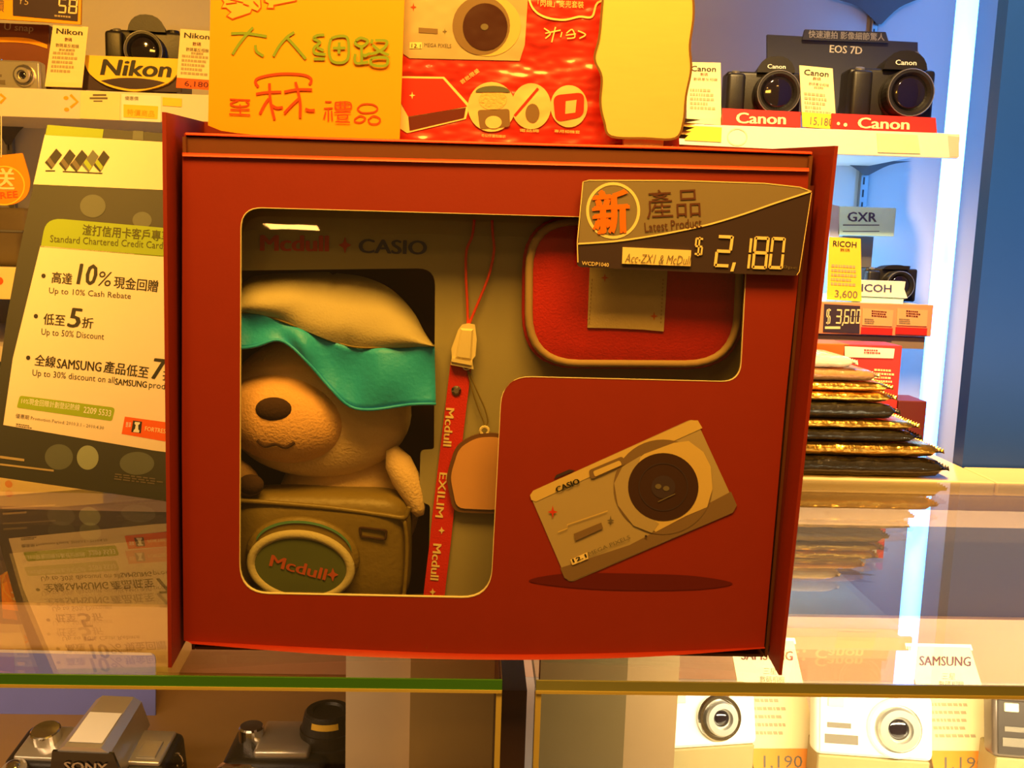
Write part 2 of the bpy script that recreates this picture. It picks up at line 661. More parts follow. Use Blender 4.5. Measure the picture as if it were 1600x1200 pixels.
# base cabinet behind the glass cases: the ledge that the packets stand on
cab = thing('base_cabinet', 'low beige cabinet behind the glass cases carrying the foil packets', 'cabinet', (-0.6, 1.3, 0))
obj('body', box(nb(), -2.6, XI - 0.001, YBACK + 0.012, 1.125, 0.001, ZG - 0.022), M_cab, cab)
obj('ledge_nose', box(nb(), XI - 0.0005, 1.4, YBACK + 0.004, 0.963, ZG - 0.022, ZG, 0.002), M_base, cab)
obj('ledge', box(nb(), -2.6, XI - 0.001, YBACK + 0.004, 1.13, ZG - 0.022, ZG, 0.002), M_base, cab)


def display_case(x0, x1, label, mfloor, light, dark, gapside, edge):
    t = thing('display_case', label, 'display case', ((x0 + x1) / 2, YF, 0))
    obj('glass_top', box(nb(), x0, x1, YF + 0.0012, YBACK, ZG - GT, ZG), G_glass, t)
    obj('glass_edge', box(nb(), x0, x1, YF, YF + 0.0012, ZG - GT + 0.0012, ZG - 0.0004), edge, t)
    obj('edge_highlight', box(nb(), x0, x1, YF - 0.0004, YF + 0.0012, ZG - GT - 0.0004, ZG - GT + 0.0012), M_gline, t)  # pale strip painted as the highlight along the glass edge
    obj('front_pane', box(nb(), x0, x1, YF + 0.004, YF + 0.009, ZF + 0.002, ZG - GT - 0.0006), G_pane, t)
    obj('case_floor', box(nb(), x0, x1, YF + 0.004, YBACK, ZF - 0.02, ZF), mfloor, t)
    obj('back_strip', box(nb(), x0, x1, YBACK - 0.012, YBACK, ZF + 0.0005, PY(YBACK - .012).at(1400, 966).z), M_peach, t)
    obj('back_board', box(nb(), x0, x1, YBACK - 0.006, YBACK, PY(YBACK - .012).at(1400, 966).z + 0.0005, ZG - 0.024), M_cab, t)
    obj('top_rail', box(nb(), x0, x1, YBACK - 0.075, YBACK - 0.008, ZG - GT - 0.016, ZG - GT - 0.0006), mat('rail_laminate', (176, 136, 102), .5), t)
    obj('cabinet_base', box(nb(), x0, x1, YF + 0.01, YBACK, 0.001, ZF - 0.0205), M_cab, t)
    g = x1 if gapside > 0 else x0
    obj('pane_edge', box(nb(), g - 0.0028 if gapside > 0 else g, g if gapside > 0 else g + 0.0028, YF + 0.0005, YF + 0.0038, ZF, ZG - GT - 0.001), M_gline, t)
    for (pa, pb, yy, mm) in (light, dark):
        xa, xb = PY(yy).at(pa, 1140).x, PY(yy).at(pb, 1140).x
        obj('side_panel', box(nb(), xa, xb, yy, yy + 0.012, ZF + 0.0005, ZG - GT - 0.0015), mm, t)
    return t


gx0 = PY(YF).at(785, 1060).x
gx1 = PY(YF).at(838, 1063).x
caseL = display_case(-1.25, gx0, 'glass topped case with the black cameras and blue card inside', M_brownfloor, (540, 642, .62, M_tan), (640, 774, .608, M_tandark), 1, M_gedge)
caseR = display_case(gx1, 1.35, 'brightly lit glass topped case with silver compact cameras inside', M_whitefloor, (974, 1056, .62, mat('warm_tan_laminate', (136, 108, 70), .5)), (841, 976, .608, mat('warm_olive_laminate', (92, 74, 38), .5)), -1, mat('pale_green_glass_edge', (136, 138, 92), .25, coat=.5))
struct('trim_1', box(nb(), gx0 + 0.001, gx1 - 0.001, YF + 0.05, YBACK, 0.001, ZG - 0.03), M_cab)

# ------------------------------------------------------------------ wall shelves
def slotted_upright(px, ytop, ybot, y, parent, wpx=12):
    a, b = PY(y).at(px[0], ytop), PY(y).at(px[1], ybot)
    xm = (a.x + b.x) / 2
    w = wpx * y / F / 2
    return xm, w, a.z, b.z


def shelf(name, label, x0, x1, y0, ztop, h, lipm=M_shelf):
    t = thing(name, label, 'shelf', ((x0 + x1) / 2, y0, ztop - h))
    obj('board', box(nb(), x0, x1, y0 + 0.008, YW - 0.001, ztop - 0.018, ztop), M_shelf, t)
    obj('price_rail', box(nb(), x0, x1, y0, y0 + 0.0075, ztop - h, ztop + 0.002, 0.001), lipm, t)
    return t


PS = PY(YS)
zL = PS.at(120, 143).z
zR = PS.at(1300, 204).z
xgap = PS.at(700, 170).x
shL = shelf('wall_shelf', 'high white wall shelf holding the yellow sign and black camera', -1.9, xgap, YS, zL, PS.at(120, 143).z - PS.at(120, 186).z)
xRe = PS.at(1499, 230).x
shR = shelf('wall_shelf', 'high white wall shelf with red strips beside the vertical light tube', xgap + 0.004, xRe, YS, zR, PS.at(1300, 204).z - PS.at(1300, 241).z)
plate('end_cap', PS, [(1481, 212), (1499, 214), (1499, 246), (1484, 245)], 0.0004, 0.0001, mat('pink_plastic', (236, 190, 170), 0.5), shR)
# rail labels
plate('rail_label', PS, [(126, 142), (188, 146), (187, 188), (125, 185)], 0.0012, 0.0002, M_cream, shL)
ink('fine_print', PS, [rect(145, 147, 166, 150), rect(140, 152, 168, 155), rect(146, 157, 160, 159)], 0.0016, M_inkgrey, shL)
plate('rail_label', PS, [(190, 147), (252, 150), (251, 191), (190, 188)], 0.0012, 0.0002, M_white, shL)
plate('rail_label', PS, [(193, 163), (247, 166), (246, 186), (193, 183)], 0.0020, 0.0013, M_yellow, shL)
text('特價商品', PS, (198, 180), (241, 183), 10, 0.0026, M_orange, shL)
text('優惠價', PS, (195, 156), (216, 157), 6, 0.0020, M_inkgrey, shL)
plate('rail_label', PS, [(254, 152), (284, 154), (284, 167), (254, 165)], 0.0012, 0.0002, M_yellow, shL)
ink('arrow_mark', PS, band([(0, 147), (8, 153), (0, 161)], 4), 0.0008, M_orange, shL)
ink('arrow_mark', PS, band([(110, 148), (121, 159), (110, 168)], 4) + [ellipse(103, 153, 4, 3), ellipse(104, 171, 4, 3)], 0.0008, M_orange, shL)
plate('rail_label', PS, [(1072, 196), (1128, 199), (1127, 222), (1070, 219)], 0.0012, 0.0002, M_yellow, shR)
ink('round_mark', PS, band(ellipse(1152, 214, 15, 13), 2, True), 0.0008, M_cream, shR)
plate('rail_label', PS, [(1370, 208), (1434, 211), (1438, 240), (1372, 238)], 0.0012, 0.0002, M_cream, shR)


def upright(px, wpx, ytop, ybot, label, wedge):
    yy = YW - 0.012
    pl = PY(yy)
    a = pl.at(px, ytop)
    b = pl.at(px, ybot)
    w = wpx * yy / F / 2
    t = thing('slotted_upright', label, 'shelf upright', (a.x, yy, b.z))
    obj('channel', box(nb(), a.x - w, a.x + w, yy, YW - 0.0008, b.z, a.z, 0.001), M_rail, t)
    n = int((a.z - b.z) / 0.022)
    bm = nb()
    for k in range(n):
        z = b.z + 0.012 + k * 0.022
        box(bm, a.x - w * .45, a.x - w * .05, yy - 0.0006, yy + 0.0004, z, z + 0.013)
    s = obj('slot_row', bm, M_ink, t)
    s['kind'] = 'stuff'
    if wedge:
        obj('shade_wedge', prism(nb(), [pl.at(x, y, 0.006) for x, y in wedge], [pl.at(x, y, 0.002) for x, y in wedge]), mat('wedge_shade_grey', (84, 80, 78), 0.6), t)  # dark plate cut to the shape of the shade between two light pools
    return t


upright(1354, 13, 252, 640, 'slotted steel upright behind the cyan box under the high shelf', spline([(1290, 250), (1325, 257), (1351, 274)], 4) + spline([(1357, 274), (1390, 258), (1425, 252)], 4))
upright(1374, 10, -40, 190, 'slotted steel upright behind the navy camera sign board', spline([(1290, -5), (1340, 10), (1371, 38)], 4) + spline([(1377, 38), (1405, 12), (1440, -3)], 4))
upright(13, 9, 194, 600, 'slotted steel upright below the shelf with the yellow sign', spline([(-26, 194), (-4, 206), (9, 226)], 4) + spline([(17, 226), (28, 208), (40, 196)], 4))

# middle shelves
PM = PY(1.36)
zM = PM.at(1370, 476).z
xm0, xm1 = PM.at(1130, 500).x, PM.at(1457, 500).x
shM = shelf('wall_shelf', 'short middle shelf with an orange price rail and cyan box', xm0, xm1, 1.36, zM, zM - PM.at(1370, 524).z, mat('orange_rail', (238, 150, 110), 0.5))
obj('under_panel', box(nb(), xm0, xm1 - 0.006, 1.366, 1.40, PM.at(1370, 544).z, PM.at(1370, 525).z), mat('taupe_panel', (140, 118, 104), 0.6), shM)
plate('digit_panel', PM, [(1288, 475), (1344, 478), (1343, 521), (1286, 518)], 0.0014, 0.0002, M_dark, shM)
ink('price_digits', PM, sum([digit(c, [(x0, 483), (x1, 483.5), (x1 - 2, 506), (x0 - 2, 505.5)], .2) for c, x0, x1 in (('$', 1292, 1299), ('3', 1307, 1316), ('6', 1320, 1328), ('0', 1330, 1337), ('0', 1339, 1345))], []) + [[(1317, 503), (1319, 503), (1317, 509), (1315, 509)]], 0.0020, M_cream, shM)
ink('price_line', PM, [rect(1289, 510, 1313, 514)], 0.0020, M_cream, shM)
for k, x in enumerate((1348, 1402)):
    plate('rail_label', PM, [(x, 482), (x + 48, 485), (x + 46, 510), (x - 1, 508)], 0.0014, 0.0002, mat('salmon_label', (232, 172, 120), 0.6), shM)
    smalltext(PM, [(x + 14, 484), (x + 38, 486), (x + 38, 497), (x + 14, 495)], 3, 0.0020, M_redshadow, shM, seed=k)
    smalltext(PM, [(x + 3, 497), (x + 20, 498), (x + 20, 507), (x + 3, 506)], 3, 0.0020, M_inkgrey, shM, seed=k + 5)
    plate('red_label', PM, [(x - 2, 511), (x + 47, 513), (x + 46, 524), (x - 3, 522)], 0.0014, 0.0002, M_redprint, shM)
PML = PY(1.36)
zML = PML.at(10, 420).z
shML = shelf('wall_shelf', 'low shelf end with a pale price rail beside the card poster', -1.9, PML.at(150, 430).x, 1.36, zML, zML - PML.at(10, 468).z, M_cream)
ink('price_dot', PML, [ellipse(-1, 439, 6, 6)], 0.0006, M_orangeprint, shML)
zML2 = PML.at(5, 545).z
shML2 = shelf('wall_shelf', 'lowest shelf end showing at the edge of the card poster', -1.9, PML.at(150, 560).x, 1.37, zML2, 0.02, M_shelf)

# blue tube light
ty = 1.56
ta, tb = PY(ty).at(1511, -30), PY(ty).at(1450, 700)
tl = thing('tube_light', 'glowing vertical blue white tube light beside the high shelf', 'light tube', (tb.x, ty, ZG - 0.25))
tx = (ta.x + tb.x) / 2
bm = nb()
lathe(bm, [(0.004, 0), (0.0165, 0.004), (0.0165, 1.266), (0.004, 1.27)], Matrix.Translation((tx, ty, ZG - 0.22)) @ Matrix.Rotation(R(-90), 4, 'X'), 20)
obj('glowing_tube', bm, M_tube, tl, True)
for z0, z1 in ((ZG - 0.25, ZG - 0.218), (ZG + 1.048, ZG + 1.08)):
    obj('end_holder', box(nb(), tx - 0.02, tx + 0.02, ty - 0.02, ty + 0.02, z0, z1, 0.003), M_shelf, tl)


# ------------------------------------------------------------------ cameras
def T(x, y, z, yaw=0.0, pitch=0.0):
    return Matrix.Translation((x, y, z)) @ Matrix.Rotation(yaw, 4, 'Z') @ Matrix.Rotation(pitch, 4, 'X')


def slr(label, p, w, yaw=0.0, pitch=0.0, logo=None, group=None, lensx=0.04, body=M_black, name='slr_camera', hump=1.0, top=M_black, lensr=0.25, pop=False):
    """a camera w wide standing at p, its lens to -y"""
    t = thing(name, label, 'camera', p, group)
    X = T(*p, yaw, pitch)
    h = 0.62 * w
    d = 0.34 * w
    obj('body', box(nb(), -w / 2, w / 2, -d / 2, d / 2, 0, h, 0.045 * w, 3, X), body, t, True)
    obj('grip', box(nb(), -w / 2 - 0.01 * w, -w * 0.27, -d / 2 - 0.17 * w, -d / 2 + 0.05 * w, 0.03 * w, h - 0.05 * w, 0.05 * w, 3, X), body, t, True)
    bm = nb()
    pr = [(-.25, 0), (.25, 0)] + [(x, z * hump) for x, z in ((.235, .07), (.20, .13), (.15, .175), (.08, .205), (0, .212), (-.08, .205), (-.15, .175), (-.20, .13), (-.235, .07))]
    prism(bm, [X @ Vector((a * w + lensx * w, -d / 2 - 0.06 * w, h - .02 * w + b * w)) for a, b in pr], [X @ Vector((a * w * .9 + lensx * w, d / 2 - .02 * w, h - .02 * w + b * w * .85)) for a, b in pr])
    hp = obj('prism_hump', bm, top, t)
    bm = nb()
    lr = lensr * w
    lathe(bm, [(lr * 1.02, 0), (lr * 1.05, .03 * w), (lr * .98, .05 * w), (lr * .98, .16 * w), (lr * 1.04, .17 * w), (lr * 1.04, .28 * w), (lr * .96, .30 * w), (lr * .86, .30 * w), (lr * .74, .26 * w)], X @ T(lensx * w, -d / 2 + .01 * w, h * .50), 36)
    le = obj('lens_barrel', bm, M_black, t, False)
    bm = nb()
    lathe(bm, [(lr * .76, 0), (lr * .6, .018 * w), (lr * .3, .03 * w), (lr * .05, .034 * w)], X @ T(lensx * w, -d / 2 - .262 * w + .012 * w, h * .50), 28)
    obj('front_glass', bm, M_lens, le, True)
    bm = nb()
    lathe(bm, [(lr * 1.0, 0), (lr * 1.0, .006 * w)], X @ T(lensx * w, -d / 2 - .285 * w, h * .50), 36)
    bmesh.ops.delete(bm, geom=[f for f in bm.faces if len(f.verts) > 4], context='FACES')
    tubep = [X @ Vector((lensx * w + lr * .99 * math.cos(R(a)), -d / 2 - .292 * w, h * .5 + lr * .99 * math.sin(R(a)))) for a in range(0, 360, 12)]
    tube(bm, tubep, .006 * w, 6, True)
    obj('lens_ring', bm, M_rail, le)
    bm = nb()
    lathe(bm, [(.075 * w, 0), (.085 * w, .01 * w), (.085 * w, .05 * w), (.07 * w, .055 * w)], X @ T(.33 * w, 0, h - .004 * w) @ Matrix.Rotation(R(-90), 4, 'X'), 20)
    obj('mode_dial', bm, top if top is not M_black else M_black, t)
    bm = nb()
    lathe(bm, [(.05 * w, 0), (.055 * w, .01 * w), (.05 * w, .03 * w), (.03 * w, .035 * w)], X @ T(-.38 * w, -d * .5, h - .03 * w) @ Matrix.Rotation(R(-70), 4, 'X'), 16)
    obj('shutter_button', bm, M_rail, t)
    if logo:
        n = (X.to_3x3() @ Vector((0, -1, 0))).normalized()
        pl = Pl(X @ Vector((0, -d / 2 - .062 * w, h)), n)
        a, b = X @ Vector((lensx * w - .12 * w, -d / 2 - .062 * w, h + .03 * w)), X @ Vector((lensx * w + .12 * w, -d / 2 - .062 * w, h + .03 * w))
        text(logo, pl, pix(a), pix(b), math.dist(pix(a), pix(b)) * .24, 0.0006, M_white, hp, bold=.02)
    return t


def pix(p):
    d = Vector(p) - CAM
    z = d.dot(_f)
    return (800 + F * d.dot(_r) / z, 600 - F * d.dot(_u) / z)


def onshelf(px, y, z):
    """the point of the shelf level z, depth y, under pixel column px"""
    py = 600
    for _ in range(6):
        q = PY(y).at(px, py)
        py = pix((q.x, y, z))[1]
    return Vector((PY(y).at(px, py).x, y, z))


YO = 1.47
slr('black camera standing behind the yellow oval sign', tuple(onshelf(235, YO + .03, zL) + Vector((0, 0, .0355))), 0.106, R(6), logo=None, lensx=.02, lensr=.25, hump=1.05)
slr('black camera with small white logo next to two paper tags', tuple(onshelf(1184, YO + .02, zR) + Vector((0, 0, .0215))), 0.112, R(-4), logo='Canon', lensx=.14, lensr=.28)
slr('black camera with white logo in front of the navy sign board', tuple(onshelf(1378, YO + .02, zR) + Vector((0, 0, .0215))), 0.130, R(-3), logo='Canon', lensx=.12, lensr=.26)

# ------------------------------------------------------------------ left shelf: signs, tags, boxes
pl = PY(1.445)
t = thing('logo_sign', 'yellow sign with black bowl shape below the dark camera', 'sign', tuple(onshelf(205, 1.445, zL)))
out = [(130, 86), (283, 92)] + spline([(281, 110), (262, 130), (225, 141), (200, 142), (165, 133), (140, 115), (131, 95)], 4)[0:]
plate('sign_board', pl, out, 0.001, -0.004, M_yellow, t)
ink('black_corner', pl, [[(131, 96)] + spline([(131, 97), (141, 114), (158, 128), (185, 140)], 4) + [(131, 138)]], -0.0042, M_dark, t)
ink('black_corner', pl, [[(283, 112)] + [(283, 142)] + spline([(240, 140), (262, 131), (278, 116)], 4)], -0.0042, M_dark, t)
plate('back_board', pl, [(129, 90), (284, 94), (284, 144), (129, 140)], -0.0044, -0.007, M_dark, t)
rs = onshelf(232, 1.5, zL)
obj('riser', box(nb(), rs.x - .055, rs.x + .055, 1.456, 1.535, zL + .0005, zL + .035, .002), M_dark, t)
text('Nikon', pl, (156, 117), (266, 121), 25, 0.0018, M_ink, t, shear=.18, bold=.035, res=4)
ink('black_oval', pl, [spline([(157, 126), (185, 122), (215, 122), (240, 125), (258, 129)], 4) + spline([(258, 129), (235, 137), (205, 139), (178, 134), (157, 126)], 4)[1:-1]], 0.0016, M_dark, t)


def paper_tag(label, y, z, q, head, lines, hm=M_ink, body=M_cream, foot=None, price=None, n=5, group='printed price cards standing on the shelves', seed=3, footm=M_orangeprint, hh=.09):
    pl = PY(y)
    bottom = onshelf((q[2][0] + q[3][0]) / 2, y, z)
    t = thing('price_card', label, 'price card', tuple(bottom), group)
    plate('card', pl, q, 0.0, -0.0012, body, t)
    if head:
        text(head, pl, quad(q, .12, .1 + hh / 2), quad(q, .86, .1 + hh / 2), (q[3][1] - q[0][1]) * hh, 0.0008, hm, t, bold=.02)
    for k, (u0, u1, v, hgt) in enumerate(lines):
        text(('數碼', '數碼單反相機', '套裝連鏡頭')[k % 3], pl, quad(q, u0, v), quad(q, u1, v), hgt, 0.0008, M_inkgrey if k else M_redshadow, t, res=1)
    smalltext(pl, [quad(q, .1, .42), quad(q, .85, .42), quad(q, .85, .78), quad(q, .1, .78)], n, 0.0008, M_inkpale, t, seed=seed)
    if foot:
        f = foot
        plate('price_band', pl, [quad(q, .0, f), quad(q, 1, f), quad(q, 1, 1), quad(q, 0, 1)], 0.0012, 0.0003, footm, t)
        text(price, pl, quad(q, .22, .975), quad(q, .88, .975), (q[3][1] - q[0][1]) * (1 - f) * .62, 0.0018, M_redshadow if footm is M_orangeprint else M_inkgrey, t, bold=.01)
    return t


paper_tag('cream price card between the small silver camera and yellow sign', 1.43, zL, [(83, 38), (138, 42), (128, 137), (70, 135)], 'Nikon', [(.38, .58, .26, 6), (.15, .8, .36, 6), (.25, .7, .42, 4)], seed=1)
paper_tag('price card with orange foot partly behind the orange notice', 1.43, zL, [(282, 45), (335, 49), (332, 141), (275, 137)], 'Nikon', [(.38, .62, .27, 6), (.2, .85, .37, 6), (.35, .7, .42, 4)], foot=.83, price='6,180', seed=2)
paper_tag('blank footed price card at the end of the red strip nearest the cream standee', 1.43, zR, [(1073, 97), (1126, 98), (1127, 195), (1073, 192)], 'Canon', [(.4, .62, .22, 5), (.2, .9, .3, 5)], seed=4)
paper_tag('price card between the two black cameras with a yellow foot', 1.43, zR, [(1249, 102), (1301, 107), (1307, 202), (1254, 198)], 'Canon', [(.38, .62, .22, 5), (.25, .85, .31, 5), (.4, .68, .36, 4)], foot=.76, price='15,180', seed=5, footm=M_yellow)
paper_tag('orange yellow card standing before the dark camera on the short middle shelf', 1.385, zM, [(1296, 370), (1345, 373), (1346, 471), (1292, 468)], 'RICOH', [(.35, .65, .22, 5)], foot=.78, price='3,600', body=M_yellow, footm=M_yellow, seed=6)

# hanging price sign with 58
pl = PY(1.425)
t = thing('digital_price_sign', 'orange framed black price sign showing fifty eight', 'price sign', tuple(pl.at(50, 36)))
plate('frame', pl, [(-40, -70), (128, -60), (126, 38), (-40, 27)], 0.0, -0.004, M_orange, t)
plate('panel', pl, [(20, -60), (124, -50), (121, 33), (20, 24)], 0.0012, 0.0002, M_dark, t)
ink('price_digits', pl, digit('5', [(92, -3), (105, -2), (103, 21), (90, 20)], .2) + digit('8', [(108, -2), (122, -1), (120, 22), (106, 21)], .2), 0.0018, M_cream, t)
text('Y5', pl, (27, 6), (44, 8), 10, 0.0018, M_inkpale, t)
smalltext(pl, [(85, 22), (118, 25), (118, 30), (85, 27)], 1, 0.0018, M_inkpale, t)
text('特價', pl, (-18, 18), (6, 19), 22, 0.0008, M_inkgrey, t)

# camera carton with lettering and the silver camera under it
pl = PY(1.44)
b0 = onshelf(30, 1.44, zL)
t = thing('camera_carton', 'dark carton with orange lettering above the small silver camera', 'carton', tuple(b0))
a, b = PY(1.47).at(-60, 33), PY(1.47).at(78, 80)
obj('carton_body', box(nb(), a.x, b.x, 1.47, 1.60, zL, a.z, 0.002), mat('maroon_carton', (120, 64, 40), 0.5), t)
pl = PY(1.47)
text('U snap', pl, (6, 50), (52, 53), 14, 0.001, M_inkpale, t, bold=.02)
ink('curved_band', pl, [spline([(-55, 62), (0, 58), (45, 60), (74, 70)], 4) + spline([(74, 76), (45, 68), (0, 66), (-55, 70)], 4)], 0.001, M_orange, t)

def compact(label, X, w, h, d, body, lensx=.18, lr=.30, front=M_silver, name='compact_camera', panels=True, group=None, lens_m=M_chrome, seed=0):
    """a flat compact camera with its lens to local -y, standing on local z=0"""
    p = X.to_translation()
    t = thing(name, label, 'camera', tuple(p), group)
    obj('body', box(nb(), -w / 2, w / 2, 0, d, 0, h, min(.06 * w, d * .32), 3, X), body, t, True)
    obj('front_plate', box(nb(), -w * .46, w * .46, -.0012, .002, h * .06, h * .94, .0006, 1, X), front, t)
    R_ = lr * w
    c = X @ T(lensx * w, -.001, h * .5)
    bm = nb()
    lathe(bm, [(R_, 0), (R_ * 1.0, .003), (R_ * .93, .005), (R_ * .80, .005), (R_ * .78, .0015)], c, 40)
    ri = obj('lens_ring', bm, lens_m, t, False)
    bm = nb()
    lathe(bm, [(R_ * .72, 0), (R_ * .72, .008), (R_ * .66, .010), (R_ * .44, .010), (R_ * .40, .006)], c, 36)
    obj('lens_barrel', bm, M_silver, ri)
    bm = nb()
    lathe(bm, [(R_ * .41, 0.005), (R_ * .3, .0068), (R_ * .05, .0072)], c, 24)
    obj('front_glass', bm, M_lens, ri, True)
    obj('flash', box(nb(), -w * .40, -w * .26, -.0022, .001, h * .76, h * .90, .0006, 1, X), M_cream, t)
    obj('shutter_button', lathe(nb(), [(.06 * w, 0), (.06 * w, .002), (.04 * w, .003)], X @ T(-w * .3, d * .5, h - .0005) @ Matrix.Rotation(R(-90), 4, 'X'), 18), M_chrome, t)
    if panels:
        obj('name_strip', box(nb(), -w * .40, -w * .20, -.0018, .001, h * .44, h * .52, 0, 1, X), M_inkgrey, t)
        obj('name_strip', box(nb(), -w * .42, -w * .14, -.0018, .001, h * .20, h * .34, 0, 1, X), M_inkgrey, t)
    return t


p = onshelf(24, 1.43, zL)
compact('small silver camera on the high shelf under the dark carton', T(p.x, 1.425, zL + .0005), 0.075, 0.043, 0.022, M_silver, lensx=.22, lr=.2)
# ------------------------------------------------------------------ right shelf: navy board, red strips
pl = PY(1.56)
t = thing('sign_board', 'tall navy sign board with white lettering behind the two cameras', 'sign', tuple(onshelf(1320, 1.56, zR)))
M_board = mat('navy_board', (70, 74, 92), 0.5)
plate('panel', pl, [(1199, 54), (1434, 66), (1434, 182), (1199, 178)], 0, -0.006, M_board, t)
plate('header_tab', pl, [(1258, 46), (1384, 50), (1389, 67), (1254, 62)], 0.006, 0.0005, M_board, t)
text('快速連拍 影像細節驚人', pl, (1263, 59), (1382, 64), 12, 0.0068, mat('pale_lettering', (190, 190, 196), .6), t, bold=.01)
text('EOS 7D', pl, (1296, 82), (1347, 85), 12, 0.0008, M_white, t, bold=.03)
plate('specification_card', pl, [(1424, 80), (1436, 81), (1436, 130), (1424, 129)], 0.002, 0.0005, mat('grey_card', (150, 150, 156), .6), t)
for q, lab, sx in (([(1129, 169), (1251, 175), (1251, 199), (1129, 196)], 'red lettered strip in front of the camera beside the cream card', (1150, 1228)), ([(1300, 177), (1462, 184), (1464, 208), (1300, 203)], 'longer red lettered strip at the shelf end by the light tube', (1340, 1421))):
    pl = PY(1.415)
    t = thing('brand_strip', lab, 'sign strip', tuple(onshelf((q[2][0] + q[3][0]) / 2, 1.415, zR)), 'red logo strips on the shelf front')
    plate('strip', pl, q, 0, -0.004, M_redprint, t)
    v = lambda x: q[3][1] + (q[2][1] - q[3][1]) * (x - q[3][0]) / (q[2][0] - q[3][0]) - 4
    ra, rb = pl.at(q[3][0], 190).x + .003, pl.at(q[2][0], 190).x - .003
    obj('riser', box(nb(), ra, rb, 1.422, 1.552, zR + .0005, zR + .021, .001), M_redprint, t)
    text('Canon', pl, (sx[0], v(sx[0])), (sx[1], v(sx[1])), 17, 0.0008, M_cream, t, bold=.03, res=3)
    if sx[0] > 1300:
        ink('white_dots', pl, [ellipse(1310, 193, 2.5, 2.5, 10), ellipse(1321, 195, 3, 3, 10)], 0.0008, M_cream, t)

# middle shelf: cyan box on dark camera, logo stand
p = onshelf(1392, 1.45, zM)
t = slr('black camera under the cyan box on the short middle shelf', (p.x, 1.47, zM + .0005), 0.082, 0, logo=None, lensx=.06, hump=.4, lensr=.26)
pl = PY(1.50)
a, b = pl.at(1312, 322), pl.at(1397, 370)
t = thing('lettered_box', 'pale cyan lettered box above the black camera under the shelf', 'carton', ((a.x + b.x) / 2, 1.52, b.z))
obj('box_body', box(nb(), a.x, b.x, 1.50, 1.56, b.z, a.z, .001), M_cyan, t)
obj('side_face', prism(nb(), [pl.at(1297, 319), pl.at(1311, 322), pl.at(1311, 371), pl.at(1296, 369)], [v + Vector((0, .05, 0)) for v in (pl.at(1297, 319), pl.at(1311, 322), pl.at(1311, 371), pl.at(1296, 369))]), mat('lavender_card', (170, 176, 214), .5), t)
text('GXR', pl, (1324, 346), (1370, 347), 15, 0.001, M_navy, t, bold=.03)
ink('print_line', pl, [rect(1317, 351, 1374, 352.5), rect(1317, 361, 1374, 362)], 0.001, M_navy, t)
zb = b.z
obj('support_post', box(nb(), a.x + .02, b.x - .02, 1.53, 1.55, zM + .0005, zb - .0005), M_rail, t)
pl = PY(1.395)
t = thing('logo_stand', 'white logo stand below the black camera on the middle shelf', 'sign', tuple(onshelf(1375, 1.395, zM)))
plate('front', pl, [(1330, 437), (1415, 440), (1413, 452), (1418, 466), (1330, 462)], 0, -0.012, M_white, t)
plate('foot', pl, [(1330, 463), (1412, 467), (1410, 478), (1330, 475)], -0.002, -0.012, M_cyan, t)
text('RICOH', pl, (1334, 455), (1393, 457), 12, 0.0008, M_navy, t, bold=.02)

# ------------------------------------------------------------------ packets behind the glass
def packet(label, q0, q1, y0, y1, z0, z1, m, seed, crimp=True, group='shiny packets stacked on the ledge'):
    x0, x1 = q0, q1
    t = thing('foil_packet', label, 'packet', ((x0 + x1) / 2, (y0 + y1) / 2, z0), group)
    bm = nb()
    nx, ny = 22, 10
    top, bot = [], []
    hz = (z1 - z0) / 2
    for s, L in ((1, top), (-1, bot)):
        for j in range(ny + 1):
            row = []
            for i in range(nx + 1):
                u, v = i / nx * 2 - 1, j / ny * 2 - 1
                k = max(0, (1 - abs(u) ** 12)) ** .5 * max(0, (1 - abs(v) ** 14)) ** .5
                nz = noise.noise(Vector((u * 4 + seed * 9, v * 3, s * 2.0))) * .35
                z = (z0 + z1) / 2 + s * hz * min(1.0, k * (0.95 + nz * .3))
                row.append(Vector((x0 + (x1 - x0) * (u + 1) / 2, y0 + (y1 - y0) * (v + 1) / 2 + noise.noise(Vector((u * 6, seed, v))) * .002, z)))
            L.append(row)
    loft(bm, top)
    loft(bm, bot)
    bmesh.ops.remove_doubles(bm, verts=bm.verts, dist=.0004)
    obj('pouch', bm, m, t, True)
    if crimp:
        bm = nb()
        zc = (z0 + z1) / 2
        n = 26
        rows = [[Vector((x1 - .003 + k * .003, y0 + (y1 - y0) * (.06 + .88 * i / n), zc + (.0012 if i % 2 else -.0012) * k)) for i in range(n + 1)] for k in range(3)]
        loft(bm, rows)
        obj('crimped_seal', bm, m, t)
    return t


def zpx(py, y, px=1330):
    return PY(y).at(px, py).z


def xpx(px, y, py=660):
    return PY(y).at(px, py).x


yb = 1.0
lev = [  # y top, y bottom, right px, material, label, front depth
    (712, 744, 1484, M_blackfoil, 'black foil packet at the very bottom of the stack', YBACK + .008),
    (690, 712, 1476, M_gold, 'wide gold packet second from the bottom of the stack', YBACK + .010),
    (670, 690, 1441, M_blackfoil, 'black packet third from the bottom of the stack', YBACK + .013),
    (655, 670, 1438, M_gold, 'thin gold edged packet in the middle of the stack', YBACK + .016),
    (628, 655, 1407, M_blackfoil, 'dark packet just above the middle of the stack', YBACK + .020),
    (612, 628, 1402, M_gold, 'gold packet third from the top of the stack', YBACK + .024),
    (596, 612, 1396, M_gold, 'glittering gold packet directly under the brown one', YBACK + .028),
    (576, 596, 1376, M_brownbag, 'brown crumpled packet second from the top of the stack', YBACK + .032),
    (556, 576, 1340, M_clearbag, 'pale crumpled packet on top of the stack', YBACK + .036),
]
zc = ZG + .0006
